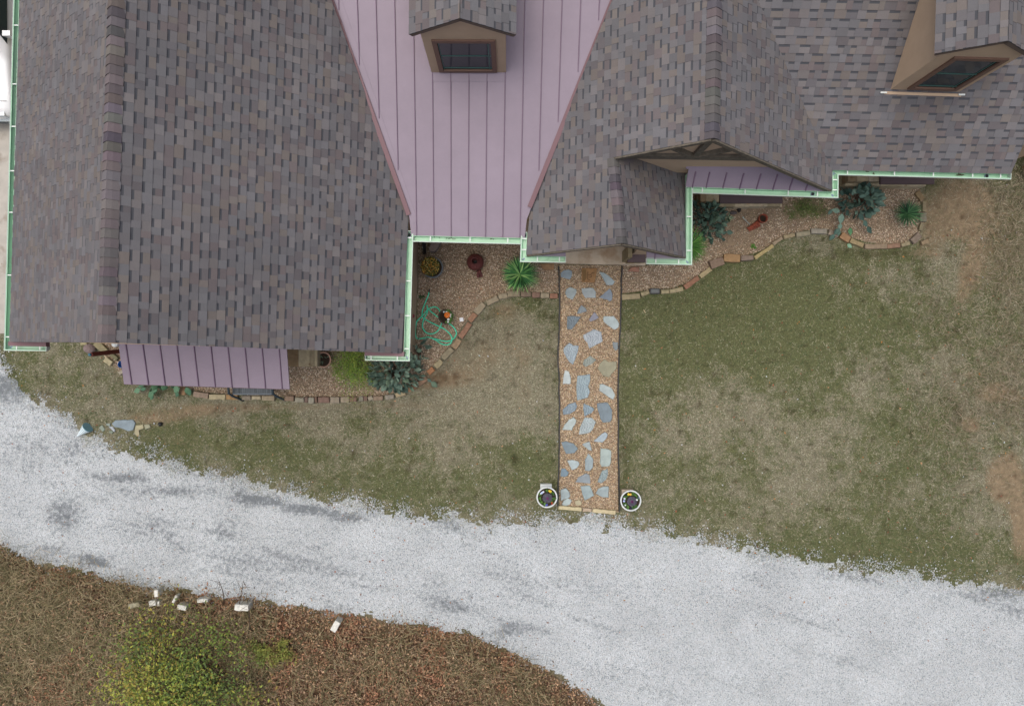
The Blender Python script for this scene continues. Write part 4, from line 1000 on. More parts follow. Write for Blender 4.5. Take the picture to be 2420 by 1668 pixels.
G2 = [
 ([(765,35),(800,30),(890,75),(930,155),(905,200),(830,155),(760,105)], (168,180,180), 0, 'pale slanting flagstone right of the tall rippled one'),
 ([(500,228),(518,270),(500,320),(440,355),(370,362),(362,310),(430,250)], (140,156,166), 1, 'wavy blue-grey flagstone on the left, level with the broad dark oval one'),
 ([(595,240),(690,285),(705,305),(680,345),(640,360),(600,385),(582,290)], (140,158,168), 1, 'wavy pointed flagstone in mid path, left of the broad dark oval one'),
 ([(730,240),(820,230),(850,235),(895,310),(895,410),(875,440),(800,450),(770,410),(745,320)], (120,134,142), 0, 'broad dark grey oval flagstone with pale flecks, right side of path'),
 ([(480,390),(512,420),(500,460),(470,500),(465,532),(358,525),(385,470),(430,420)], (172,184,182), 0, 'smooth pale boot-shaped flagstone on the left of mid path'),
 ([(600,390),(680,400),(722,440),(700,500),(660,555),(590,570),(535,575),(550,500)], (172,184,186), 1, 'large pale leaf-shaped flagstone with faint ripples in mid path'),
 ([(820,550),(850,570),(835,620),(790,662),(695,650),(740,605)], (162,176,184), 0, 'pale bluish lozenge flagstone with small dark spots, lower right'),
 ([(345,660),(400,650),(480,672),(528,730),(490,775),(400,785),(375,730)], (122,138,146), 0, 'broad dark flagstone against the left edging, lower half of path'),
 ([(655,655),(680,750),(640,740),(570,685),(600,665)], (158,170,172), 0, 'small pale sharp triangular flagstone right of the broad dark one'),
 ([(770,725),(850,730),(885,750),(888,850),(870,915),(785,925),(765,880)], (162,176,172), 0, 'tall rectangular mottled flagstone on the right, lower half of path'),
 ([(640,780),(695,840),(690,930),(650,972),(605,965),(605,850)], (148,162,166), 0, 'upright pointed flagstone between the tall rectangular and pale tooth-shaped ones'),
 ([(412,855),(470,848),(535,865),(545,895),(520,935),(465,962),(440,915)], (168,182,184), 0, 'pale smooth tooth-shaped flagstone on the lower left'),
 ([(350,945),(390,940),(428,985),(420,1020),(385,1035),(340,1025),(342,970)], (118,138,150), 0, 'small round blue flagstone touching the left edging'),
 ([(615,992),(655,1010),(662,1080),(660,1105),(500,1090),(530,1040)], (138,148,154), 0, 'dull violet-grey dome-shaped flagstone near the lower middle'),
 ([(850,945),(855,990),(835,1060),(780,1100),(740,1085),(765,1020),(790,965)], (146,162,164), 1, 'rippled slanting flagstone below the tall rectangular one'),
 ([(555,1130),(655,1125),(680,1180),(705,1235),(600,1285),(575,1220)], (148,164,166), 0, 'mottled kite-shaped flagstone in the lowest row, middle'),
 ([(800,1135),(860,1135),(858,1255),(790,1250),(720,1215),(745,1160)], (150,164,166), 0, 'smooth grey flagstone in the lowest row, right, with a straight right side'),
 ([(340,1170),(400,1155),(440,1200),(440,1250),(380,1275),(345,1290)], (156,170,172), 0, 'grey flagstone in the lowest row, left, touching a paler one below'),
 ([(420,1260),(462,1285),(440,1330),(400,1343),(355,1335),(370,1290)], (172,186,186), 0, 'pale flagstone in the bottom left corner of the path, by the kerb'),
 ([(500,1290),(540,1280),(570,1305),(560,1335),(520,1345),(495,1320)], (176,168,140), 0, 'small round cream stone just above the kerb at the path foot'),
]
GP = 'flagstones set in the gravel path'
sd_ = 100
for pts, c, rp, lb in G1:
    sd_ += 1; slab('flagstone', zp(pts, 5.32, 1250, 600), 0, .045, srgb(*(q*.93 for q in c)), M['slate_ripple' if rp else 'slate'], lb, 'flagstone', GP, seed=sd_)
for pts, c, rp, lb in G2:
    sd_ += 1; slab('flagstone', zp(pts, 4.56, 1250, 900), 0, .045, srgb(*(q*.93 for q in c)), M['slate_ripple' if rp else 'slate'], lb, 'flagstone', GP, seed=sd_)
slab('flagstone', [P(*q, .03) for q in ((1335,875),(1344,877),(1349,893),(1348,907),(1330,907),(1331,890))], 0, .045, srgb(168,178,178), M['slate'], 'narrow pale flagstone on the left, beside the tall rippled one', 'flagstone', GP, seed=91)
slab('flagstone', [P(*q, .03) for q in ((1364,888),(1394,884),(1395,900),(1390,913),(1394,926),(1389,939),(1364,946),(1362,922))], 0, .045, srgb(142,158,164), M['slate_ripple'], 'tall rippled rectangular flagstone with a crack, middle of path', 'flagstone', GP, seed=92)
# square brown slab with an engraved figure
sb = zp([(665,180),(862,178),(845,290),(825,365),(665,355)], 5.32, 1250, 600)
o = slab('engraved_slab', sb, 0, .05, srgb(142, 110, 76), M['stone'], 'square orange-brown engraved slab in the path in front of the porch', 'stone slab', seed=93)
mb = MB()
for a, b_ in (((740,225),(735,320)), ((735,270),(775,262)), ((775,262),(800,235)), ((775,262),(790,285)), ((800,235),(822,240)), ((790,285),(760,300)), ((735,320),(770,330))):
    p, q = zp([a, b_], 5.32, 1250, 600); p.z = q.z = .052; mb.bar(p, q, .014, .004, srgb(82, 60, 40))
g = mb.build('engraving', M['tint'], o)
mb = MB(); q = zp([(672,200),(715,195),(725,300),(700,345),(672,340)], 5.32, 1250, 600); mb.add([(p.x, p.y, .0535) for p in ccw([(a.x, a.y) for a in q]) and [Vector((a[0], a[1], 0)) for a in ccw([(a.x, a.y) for a in q])]], [tuple(range(5))], srgb(112, 88, 56)); mb.build('stained_patch', M['tint'], o)
slab('stone_slab', zp([(140,125),(315,120),(320,200),(200,210),(165,180)], 5.32, 1250, 600), 0, .06, srgb(140, 112, 84), M['stone'], 'brown sandstone slab on the gravel left of the path, by the porch corner', 'stone slab', seed=94)
o = slab('stone_slab', zp([(1245,225),(1275,170),(1385,165),(1385,230)], 5.32, 1250, 600), 0, .06, srgb(146, 110, 94), M['stone'], 'reddish stone with a carved spiral on the gravel right of the path', 'stone slab', seed=95)
mb = MB(); c = zp([(1320, 200)], 5.32, 1250, 600)[0]; c.z = .062
mb.tube([c+Vector((math.cos(t_)*.012*(1+t_*.45), math.sin(t_)*.012*(1+t_*.45), 0)) for t_ in [k*.5 for k in range(20)]], .003, 5, srgb(190, 140, 116)); mb.build('carved_spiral', M['tint'], o)

# edging stones: centre px, length px, width px, angle, colour, label
def block(name, cx, cy, ln, wd, ang, col, label, cat, group, h=.11, seed=0, z0=0, m=None):
    r = random.Random(seed); c = P(cx, cy, h); k = (CAMZ-h)/FPX; L_, Wd = ln*k/2-.004, wd*k/2; a = math.radians(ang); ca, sa = math.cos(a), math.sin(a)
    pts = []
    for (x_, y_) in ((-1,-1),(-.3,-1.03),(.4,-.97),(1,-1),(1.01,.0),(1,1),(.35,.98),(-.4,1.02),(-1,1),(-.99,.1)):
        xx = x_*L_ + r.uniform(-1, 1)*L_*.03; yy = y_*Wd + r.uniform(-1, 1)*Wd*.09; pts.append((c.x+xx*ca-yy*sa, c.y+xx*sa+yy*ca))
    return slab(name, pts, z0, h*r.uniform(.85, 1.1), col, m or M['stone'], label, cat, group, bevel=.012, rough=.004, seed=seed, tilt=r.uniform(-.03, .03))
T1, T2, RD, RB, OR, GY, BR, YL, PK, LT = (156,146,122), (142,132,108), (146,96,76), (128,96,84), (168,116,76), (142,140,130), (118,100,86), (182,168,124), (152,126,110), (176,168,148)
_m = lambda c: tuple(q*.62+w_*.36 for q, w_ in zip(c, (136,126,110)))
GL = 'edging stones along the left garden bed'; GR = 'edging stones along the right garden bed'
EL = [
 (1309,699,20,12,0,RD,'small rust-red edging stone touching the left side of the path'),
 (1288,698,21,13,-1,T1,'tan edging stone between the first two rusty ones left of the path'),
 (1267,697,20,13,-2,RB,'dusty red edging stone, third to the left of the path'),
 (1243,695,25,12,0,BR,'brown edging stone at the lower right fringe of the big yucca'),
 (1214,694,30,14,2,T2,'greyish tan edging stone under the lower left leaves of the big yucca'),
 (1188.5,699.5,22,13,9,T1,'short squarish tan edging stone just left of the big yucca'),
 (1163.6,710.6,30,13,25,T1,'long chipped tan edging stone between the short squarish and wide diagonal ones'),
 (1133.8,728.6,30,15,47,T1,'wide smooth tan edging stone set diagonally above the rust-tipped one'),
 (1116.6,750.3,23,13,50,(156,110,84),'rust-tipped brown edging stone right of the white card'),
 (1098.6,780.5,42,13,55,(150,104,82),'longest red-brown edging stone in the curve beside the hose'),
 (1078.5,812,26,14,57,(162,136,104),'mottled buff edging stone next to the bottom of the hose coil'),
 (1057.4,835.5,33,14,45,(140,132,106),'olive edging stone with a dark lower end, below the hose'),
 (1036,859.6,22,13,47,(168,156,118),'square cream edging stone right of the cactus by the gutter corner'),
 (1017.7,876.4,18,12,40,(176,112,70),'bright orange edging stone at the right fringe of the large cactus'),
 (997.6,901,27,12,35,(140,106,84),'dull brown edging stone under the right side of the large cactus'),
 (971.7,917,25,12,25,(166,116,80),'orange-brown edging stone under the lower right pads of the large cactus'),
 (946,931,25,11,13,(180,164,126),'cream edging stone beneath the lowest pads of the large cactus'),
 (920,938,22,11,5,GY,'grey edging stone almost hidden below the middle of the large cactus'),
 (893,941,24,11,0,(138,118,100),'brown edging stone hidden under the lower left cactus pads'),
 (875,941,12,10,30,LT,'tiny pale pointed edging stone beside the green feathery shrub'),
 (863.5,941,10,12,0,(110,84,74),'tiny dark brown edging stone under the feathery shrub'),
 (853,942,10,12,0,GY,'tiny grey edging stone under the feathery shrub'),
 (834,943,18,12,0,(122,90,78),'dark red edging stone at the left fringe of the feathery shrub'),
 (815,944.5,21,14,0,(158,146,126),'square tan edging stone just left of the feathery shrub'),
 (791,945,23,15,-1,(154,144,128),'greyish tan edging stone, second left of the feathery shrub'),
 (764,945,28,14,0,(124,94,86),'long smooth red-brown edging stone below the potted cactus'),
 (746,944.5,6,14,0,(116,88,74),'thin brown sliver of an edging stone below the potted cactus'),
 (735,946,14,14,0,(158,158,144),'pale mottled grey edging stone left of the thin sliver'),
 (723,944.5,9,13,0,(110,88,82),'narrow dark edging stone right of the pale oblong one'),
 (707,945,22,11,0,(154,154,138),'pale oblong edging stone below the right end of the awning'),
 (683,941.5,22,12,-2,(136,112,94),'brown edging stone just right of the bench foot'),
 (633,941,30,12,-2,(160,148,122),'long tan edging stone in front of the right half of the bench'),
 (605,940,23,9,0,(186,176,146),'narrow cream edging stone in front of the middle of the bench'),
 (581,940,22,10,0,(142,134,120),'grey edging stone with a rounded corner in front of the bench'),
 (547,938.5,27,12,-3,(176,134,82),'orange edging stone by the left foot of the bench'),
 (513,938,40,12,-1,(188,178,140),'long pale yellow edging stone left of the bench'),
 (474,933,36,13,-8,(148,128,112),'flat dusty pink edging stone left of the long pale yellow one'),
 (429,924,20,17,-5,(164,124,86),'squarish orange edging stone beside the cactus under the awning'),
]
for k, e in enumerate(EL): block('edging_stone', *e[:5], srgb(*_m(e[5])), e[6], 'edging stone', GL, seed=200+k)
ER = [
 (1491.7,701,44,13,4,(164,152,116),'long buff edging stone touching the right side of the path'),
 (1525,693,21,9.5,20,(170,158,120),'small buff edging stone just left of the black lamp'),
 (1572,689,20,9.5,2,(168,158,120),'small buff edging stone just right of the black lamp'),
 (1598.8,685.7,33,10,13,(172,160,122),'long pale edging stone between a small buff one and the red one'),
 (1635,667.5,42,12,36,(148,96,74),'long rust-red edging stone below the entry gutter corner'),
 (1668.5,644,32,10.5,36,(174,160,118),'plain buff edging stone between the red one and the broad brown slab'),
 (1694.5,621,34,20,20,(122,100,86),'broad flat brown edging slab left of the raised orange one'),
 (1731,609.6,40,18,-3,(160,122,78),'thick raised orange-brown edging stone with a grey front'),
 (1766,609.5,30,12,4,(122,106,96),'low dark brown edging stone right of the raised orange one'),
 (1806.5,594.7,54,8.5,34,(184,166,108),'longest and thinnest yellow edging stone, set diagonally'),
 (1838,569.5,28,8,34,(164,146,120),'slim pinkish tan edging stone above the long yellow one'),
 (1866,557.4,28,9,14,(162,148,112),'tan edging stone in the curve, upper right of the slim pinkish one'),
 (1899,552.6,34,11,8,(150,146,122),'grey-green edging stone left of the lichen-grey one'),
 (1936.7,546,38,12,0,(152,150,140),'lichen-grey edging stone with a rusty end at the top of the curve'),
 (1971,551,24,13,-15,(156,144,130),'grey and orange edging stone under the dangling cactus pad'),
 (1999,561,25,15,-33,(168,124,84),'squarish orange edging stone right of the dangling cactus pad'),
 (2026,574,34,11,-22,(160,142,100),'ochre edging stone right of the fallen pale cactus pad'),
 (2071.5,582,53,11.5,0,(140,122,100),'longest brownish edging stone at the bottom of the right curve'),
 (2113.4,580.6,31,11,4,(140,104,84),'red-brown edging stone at the bottom of the right curve'),
 (2141,576.8,22,9,18,(150,140,108),'small tan edging stone between the red-brown and the violet one'),
 (2166,562.5,26,15,45,(122,108,98),'violet-brown corner edging stone at the lower right of the bed'),
 (2178.8,536,19,8,75,(138,130,100),'narrow tan upright-set edging stone above the violet corner one'),
 (2183,513,22,15,88,(122,120,106),'wide grey edging stone right of the small yucca'),
 (2186,487.7,25,8.5,90,(140,128,98),'narrow tan edging stone above the wide grey one'),
 (2175,462.7,24,12,-55,(138,114,78),'topmost ochre edging stone against the stone ledge of the right wing'),
 (2188,572,18,11,20,(136,116,88),'tan stone sunk in the lawn outside the right bed corner'),
]
for k, e in enumerate(ER): block('edging_stone', *e[:5], srgb(*_m(e[5])), e[6], 'edging stone', GR, seed=300+k, h=.16 if 'raised' in e[6] else .1)
GK = 'kerb stones closing the foot of the path'
block('kerb_stone', 1347, 1201, 55, 8.5, -5, srgb(184,174,140), 'long cream kerb stone at the foot of the path, left one', 'kerb stone', GK, seed=401, h=.08)
block('kerb_stone', 1387.7, 1205, 22, 8.5, -4, srgb(166,150,130), 'short pinkish kerb stone between the two long ones', 'kerb stone', GK, seed=402, h=.08)
block('kerb_stone', 1427.4, 1208.6, 55, 9, -5, srgb(184,172,140), 'long cream kerb stone at the foot of the path, right one', 'kerb stone', GK, seed=403, h=.08)
# loose stones by the left corner of the house
GX = 'loose stones by the left end of the front bed'
block('stone_block', 253.7, 853.7, 21, 13, -35, srgb(168,158,128), 'pale tan block on the grass left of the awning', 'stone block', GX, seed=411)
block('stone_block', 267, 842, 24, 9, -38, srgb(120,116,90), 'mossy block just above the pale tan block', 'stone block', GX, seed=412)
block('stone_block', 236, 820, 34, 15, -42, srgb(140,132,104), 'long mossy stone partly covered in gravel below the roof ridge', 'stone block', GX, seed=413)
block('stone_block', 197, 811, 16, 9, 10, srgb(150,144,112), 'small flat stone at the roof edge left of the boulder', 'stone block', GX, seed=414, h=.06)
block('stone_block', 285, 880, 12, 9, 30, srgb(156,148,132), 'small pale stone at the left edge of the awning', 'stone block', GX, seed=415, h=.07)
def boulder(name, c, r, sc, col, m, label, cat, group=None, seed=0, sub=2):
    me = bpy.data.meshes.new('t'); import bmesh; bm = bmesh.new(); bmesh.ops.create_icosphere(bm, subdivisions=sub, radius=1)
    rr = random.Random(seed); ax = [Vector((rr.uniform(-1,1), rr.uniform(-1,1), rr.uniform(-1,1))).normalized() for _ in range(7)]; mb = MB()
    vs = []
    for v_ in bm.verts:
        d = v_.co.copy(); f = 1.0
        for a in ax: f -= .22*max(0, d.dot(a)-.62)
        vs.append(Vector((d.x*sc[0], d.y*sc[1], max(d.z, -.3)*sc[2]))*f*r + c)
    mb.add(vs, [tuple(v_.index for v_ in f_.verts) for f_ in bm.faces], col); bm.free(); bpy.data.meshes.remove(me)
    return mb.build(name, m, label=label, cat=cat, group=group)
boulder('boulder', P(212, 824, .1), .13, (1.2, 1.0, .9), srgb(126,112,110), M['stone'], 'rounded grey and pink boulder in the grass left of the front bed', 'boulder', seed=4)
# slate pieces beside the driveway
GS = 'slate pieces lying by the gravel driveway'
def zs(pts): return [P(150+a/7.72, 960+b/7.72, .02) for a, b in pts]
SL = [([(885,310),(950,250),(1270,245),(1310,300),(1280,430),(1180,450),(1050,400),(930,380)], (122,136,144), 'large blue-grey slate slab on the grass by the driveway'),
 ([(1320,345),(1460,330),(1470,400),(1380,440),(1390,530),(1340,545),(1295,480)], (156,150,122), 'buff L-shaped stone right of the large slate slab'),
 ([(1475,330),(1570,330),(1600,380),(1490,425)], (144,144,122), 'small greenish flat stone right of the L-shaped one'),
 ([(780,310),(860,310),(855,365),(785,350)], (134,146,140), 'small grey-green slate chip touching the big slab tip'),
 ([(640,390),(710,340),(765,420),(720,465)], (128,140,128), 'mossy slate chip furthest left in the row'),
 ([(820,370),(900,370),(945,430),(930,470),(880,420)], (158,166,172), 'pale hooked slate chip below the big slab tip'),
 ([(830,440),(920,450),(890,500),(840,490)], (118,128,114), 'dark green slate chip lowest in the row')]
for k, (pt_, c, lb) in enumerate(SL): slab('slate_piece', zs(pt_), 0, .035, srgb(*c), M['slate'], lb, 'slate piece', GS, seed=430+k)
mb = MB(); mb.lathe([(.03, 0), (.05, .02), (.055, .05), (.04, .08), (.01, .095)], 12, M=Matrix.Translation(P(380.6, 1001.5)), wob=lambda t: .12*math.sin(3*t)); mb.build('black_cap', M['black'], smooth=True, label='small round black cap on bare soil right of the slate pieces', cat='cap')
# white and teal striped cone
a = P(150+445/7.72, 960+380/7.72, .12); tip = P(150+235/7.72, 960+555/7.72, .05); d = (tip-a); L_ = d.length
T = Matrix.Translation(a) @ d.to_track_quat('Z', 'Y').to_matrix().to_4x4(); mb = MB(); n_ = 15
for k in range(n_):
    f0, f1 = k/n_, (k+1)/n_; c = (srgb(224,230,232) if k % 2 else tuple(x_*(.3+.7*f0)+y_*(.7-.7*f0) for x_, y_ in zip(srgb(200,220,224), srgb(30,120,140))))
    mb.lathe([(.135*(1-f0), f0*L_), (.135*(1-f1)+.001, f1*L_)], 22, c, M=T)
mb.build('striped_cone', M['tint'], label='white and teal striped cone lying at the gravel edge near the left corner', cat='cone')

# white blocks in the brush
GW = 'white blocks lying in the leaf litter'
WB = [(569,1437,34,15,-4,'large white block above the yellow-green bush',.17,.25),(792,1480,27,14,60,'white block on brown leaves right of the yellow-green bush',.15,.2),(369,1402,10,16,5,'small upright white block, highest in the litter',.1,.15),
 (359,1426,17,12,10,'white chunk left of the bush top',.08,.14),(412,1416,20,6,63,'thin white splinter above the bush',.05,.14),(428,1436,22,11,-12,'mottled white block at the upper left edge of the bush',.1,.3),
 (478,1419,26,8,5,'flat grey-white piece above the middle of the bush',.05,.16),(316,1430,26,11,12,'flat dirty white slab furthest left in the litter',.05,.12),(374,1427,6,12,0,'tiny white chip right of the white chunk',.05,.15)]
for k, (cx, cy, ln, wd, an, lb, h, z0) in enumerate(WB): block('white_block', cx, cy, ln, wd, an, srgb(206,206,198) if k != 7 else srgb(150,146,124), lb, 'stone block', GW, seed=450+k, h=h+.17, z0=0)

# path edging strips
def strip_wall(pts, label, w=.028, h=.07):
    mb = MB(); ps_ = [P(*q) for q in pts]
    mb.tube([p+Vector((0, 0, .055)) for p in ps_], .018, 6)
    for a, b_ in zip(ps_, ps_[1:]): mb.bar(a+Vector((0,0,.022)), b_+Vector((0,0,.022)), .016, .055)
    return mb.build('path_edging', M['black'], label=label, cat='edging', group='black edging strips of the path')
def wig(pts, seed):
    r = random.Random(seed); out = []
    for a, b_ in zip(pts, pts[1:]):
        k = max(1, int(math.hypot(b_[0]-a[0], b_[1]-a[1])/14))
        for j in range(k): out.append((a[0]+(b_[0]-a[0])*j/k + r.uniform(-.8, .8), a[1]+(b_[1]-a[1])*j/k))
    return out+[pts[-1]]
strip_wall(wig([(1319.5,630),(1322,690),(1322,760),(1318,850),(1321,900),(1322,1000),(1321,1100),(1317,1195)], 1), 'black edging strip along the left side of the gravel path')
strip_wall(wig([(1468.5,630),(1467,700),(1465,780),(1461,850),(1460,950),(1461,1100),(1463,1208)], 2), 'black edging strip along the right side of the gravel path')

# ---------------------------------------------------------------- small things
# black lamp in the edging
c = P(1547.7, 688, .1); mb = MB(); a = .13; w = .07
pts = [(c.x+a*x_, c.y+w*y_) for x_, y_ in ((-1,-.6),(-.85,-1),(.85,-1),(1,-.6),(1,.6),(.85,1),(-.85,1),(-1,.6))]
o = mb.prism(pts, 0, .1).build('garden_lamp', M['black'], label='black box-shaped garden lamp between two buff edging stones', cat='garden lamp')
mb = MB(); mb.prism([(c.x+a*.72*x_, c.y+w*.62*y_) for x_, y_ in ((-1,-1),(1,-1),(1,1),(-1,1))], .1, .106); mb.build('lens', M['glass'], o)
# white card
c = P(1090.6, 755, .02); T = Matrix.Translation(c) @ Matrix.Rotation(.15, 4, 'Z')
MB().box((-.048, -.048, 0), (.048, .045, .012), (.78, .8, .84), M=T).build('card', M['tint'], label='small white card lying on the gravel below the flower pot', cat='card')
# hose
def catmull(pts, k=6):
    out = []
    for i in range(len(pts)-1):
        p0, p1, p2, p3 = pts[max(i-1,0)], pts[i], pts[i+1], pts[min(i+2, len(pts)-1)]
        for j in range(k):
            t_ = j/k; out.append(.5*((2*p1)+(p2-p0)*t_+(2*p0-5*p1+4*p2-p3)*t_*t_+(3*p1-p0-3*p2+p3)*t_**3))
    return out+[pts[-1]]
HZ = [(415,235),(400,300),(350,420),(300,550),(290,640),(300,690),(400,760),(560,840),(700,910),(790,990),(832,1060),(830,1130),(790,1180),(720,1195),(640,1175),(540,1110),(460,1070),(380,1055),(300,1075),(200,1080),(140,1030),(120,950),(140,850),(200,760),(290,670),(360,590),(400,545),(460,515),(530,505),(580,530),(620,600),(620,690),(575,685),(520,640),(440,580),(395,530),(378,470),(385,600),(320,730),(295,850),(320,920),(370,975),(450,995),(530,975),(590,920),(630,850),(655,780),(700,760),(755,795),(830,840),(890,910),(915,980),(890,1050),(840,1100),(760,1130),(650,1120),(520,1080)]
HZ = [(a+(200-a)*.55 if a < 200 else a, b_) for a, b_ in HZ]
hp = [P(960+a/7.72, 660+b_/7.72, .035+.012*math.sin(i*1.3)) for i, (a, b_) in enumerate(HZ)]
mb = MB(); mb.tube(catmull(hp, 6), .0155, 8); o = mb.build('garden_hose', M['hose'], smooth=True, label='green garden hose loosely coiled on the gravel beside the pumpkin pot', cat='hose')
mb = MB(); q0 = hp[0]; mb.tube([q0, q0+Vector((.008, .05, .01)), q0+Vector((.01, .085, .012))], [.016, .016, .012], 8); mb.build('hose_end', M['black'], o)
# green trowel / small weed near the hose
def tuft(name, c, n_, r, h, pal, label, cat, wdt=.012, group=None, seed=1, up=.5, kids=True, droop=.3):
    rr = random.Random(seed); mb = MB()
    for k in range(n_):
        a = rr.uniform(0, 2*math.pi) if n_ < 30 else (k*2.399963); f = math.sqrt((k+.5)/n_)
        ln = r*rr.uniform(.82, 1.05); el = (1-f)*1.35*up+.12
        d = Vector((math.cos(a), math.sin(a), 0)); s_ = Vector((-d.y, d.x, 0)); col = rr.choice(pal); fx = rr.uniform(.85, 1.15); col = tuple(x_*fx for x_ in col)
        p = []; m_ = 5
        for j in range(m_+1):
            t_ = j/m_; rad = ln*(math.cos(el)*t_); zz = h*.12 + ln*math.sin(el)*t_ - droop*ln*t_*t_*.35 + h*.25
            ww = wdt*(1-t_**2.2)*(.55+.9*min(1, t_*3))*.6
            cc = c + d*rad + Vector((0, 0, max(zz, .01))); p += [cc - s_*ww, cc + Vector((0, 0, -ww*.55)), cc + s_*ww]
        fs = []
        for j in range(m_): fs += [(j*3, j*3+1, j*3+4, j*3+3), (j*3+1, j*3+2, j*3+5, j*3+4)]
        mb.add(p, fs, col)
    o = empty(name, c); tag(o, label, cat, group)
    mb.build('leaves', M['leaf'], o)
    st = MB(); st.tube([c+Vector((0,0,0)), c+Vector((0,0,h*.3+.02))], [min(.05, r*.12), min(.04, r*.09)], 8); st.build('stem', M['bark'], o)
    return o
YG = [srgb(*c) for c in [(88,144,80),(118,170,102),(58,104,60),(152,190,120),(70,124,76),(44,80,48)]]
YD = [srgb(*c) for c in [(56,96,62),(74,116,76),(38,70,48),(86,128,84)]]
tuft('yucca', P(1229, 651, .25), 120, .54, .45, YG, 'large bright green yucca rosette beside the entry gutter corner', 'yucca', wdt=.024, seed=3, up=.85)
tuft('yucca', P(2137, 508, .2), 95, .42, .35, YD, 'small dark green yucca in the round end of the right bed', 'yucca', wdt=.016, seed=5, up=.8)
tuft('yucca', P(1622, 585, .3), 90, .55, .5, [srgb(*c) for c in [(84,134,62),(70,116,56),(100,146,70)]], 'green yucca half hidden under the entry gutter, right of the porch', 'yucca', wdt=.018, seed=7, up=.8)
tuft('agave', P(1720.5, 516, .05), 22, .14, .1, [srgb(*c) for c in [(120,140,112),(50,72,56),(150,164,138)]], 'small striped agave with pale leaves between cactus and clay pot', 'agave', wdt=.018, seed=9, up=.8)
tuft('weed', P(1781, 583), 14, .1, .05, [srgb(96,136,60), srgb(80,120,54)], 'single bright green weed in the bare soil of the right bed', 'weed', wdt=.03, seed=11, up=.5)
tuft('weed', P(997, 702), 12, .1, .04, [srgb(50,70,44), srgb(70,96,58)], 'small dark green weed beside the top of the hose', 'weed', wdt=.025, seed=12, up=.4)

# prickly pears
def pearpad(mb, base, d, nrm, ln, w, th, col):
    """flattened ovoid pad growing from base along d, broad face towards nrm"""
    d = d.normalized(); nrm = (nrm - d*nrm.dot(d)).normalized(); s_ = d.cross(nrm); o = len(mb.v); R = 7; K = 10
    for i in range(R):
        t_ = i/(R-1); rr = math.sin(math.pi*min(1, max(0, t_))**.82); rr = max(rr, .12 if i == 0 else .0)
        c = base + d*ln*t_
        for k in range(K):
            a = 2*math.pi*k/K; mb.v.append(tuple(c + s_*math.cos(a)*w*rr + nrm*math.sin(a)*th*max(rr, .1)))
    for i in range(R-1):
        for k in range(K):
            k2 = (k+1) % K; mb.f.append((o+i*K+k, o+i*K+k2, o+(i+1)*K+k2, o+(i+1)*K+k)); mb.c.append(col)
def prickly(name, c, rad, npads, h, label, seed, pal, squash=(1, 1), stems=7, size=1.0, extra=(), group='prickly pear cacti in the garden beds', bias=(0, 0)):
    rr = random.Random(seed); mb = MB(); tr = MB()
    for s_ in range(stems):
        a = 2*math.pi*s_/stems + rr.uniform(-.3, .3); q = Vector((math.cos(a)*squash[0], math.sin(a)*squash[1], 0))*rad*.45*rr.uniform(.3, 1)
        tr.tube([c*1.0, c+q*.5+Vector((0,0,h*.3)), c+q+Vector((0,0,h*.55))], [.05, .04, .03], 7)
    for k in range(npads):
        a = k*2.39996 + rr.uniform(-.3, .3); f = ((k+.5)/npads)**.62
        base = c + Vector((math.cos(a)*squash[0]*rad*f*.9+bias[0]*f, math.sin(a)*squash[1]*rad*f*.9+bias[1]*f, h*(1-.75*f*f)*rr.uniform(.45, 1.0)))
        out = Vector((math.cos(a), math.sin(a), 0)); el = rr.uniform(.15, 1.15)*(1.25-f*.75)
        d = out*math.cos(el)+Vector((rr.gauss(0, .35), rr.gauss(0, .35), math.sin(el)))
        nrm = Vector((rr.gauss(0, 1), rr.gauss(0, 1), rr.gauss(.35, .8)))
        ln = rr.uniform(.12, .2)*size; col = rr.choice(pal); fx = rr.uniform(.85, 1.15)
        pearpad(mb, base, d, nrm, ln, ln*rr.uniform(.30, .42), .011*size, tuple(x_*fx for x_ in col))
    for chain in extra:
        prev = Vector(chain[0])
        for nx in chain[1:]:
            nx = Vector(nx); full = nx-prev; kk = max(1, round(full.length/.17))
            for _ in range(kk-1):
                d = full/kk; pearpad(mb, prev, d, Vector((rr.gauss(0,.5), rr.gauss(0,.5), 1)), d.length*1.06, d.length*.36, .011, rr.choice(pal)); prev = prev+d
            d = nx-prev; pearpad(mb, prev, d, Vector((.1, .1, 1)), d.length, d.length*.33, .011, rr.choice(pal)); prev = prev + d*.93
    o = empty(name, c); tag(o, label, 'cactus', group)
    mb.build('pads', M['pad'], o, smooth=True); tr.build('trunk', M['bark'], o)
    return o
PC = [srgb(*c) for c in [(96,118,104),(80,102,90),(116,138,122),(64,84,74),(98,118,98)]]
prickly('prickly_pear', P(938, 880, 0), .66, 230, .8, 'largest blue-green prickly pear sprawling below the left wing gutter corner', 21, PC, squash=(1.05, .72), extra=[(P(1010, 895, .2), P(1020, 903, .2), P(1034, 915, .1))])
prickly('prickly_pear', P(990, 830, 0), .33, 26, .6, 'sparse prickly pear beside the downpipe end of the left wing, below the hose', 22, PC, squash=(.7, 1.1), size=1.1)
prickly('prickly_pear', P(1663, 520, 0), .5, 170, .7, 'dense dark prickly pear hugging the entry gutter below the truss gable', 23, [srgb(*c) for c in [(70,94,82),(84,108,96),(54,76,68),(100,124,108)]], squash=(.95, 1.1), extra=[(P(1705, 552, .3), P(1718, 548, .3), P(1733, 550, .25)), (P(1700, 555, .3), P(1706, 565, .25), P(1715, 568, .2))])
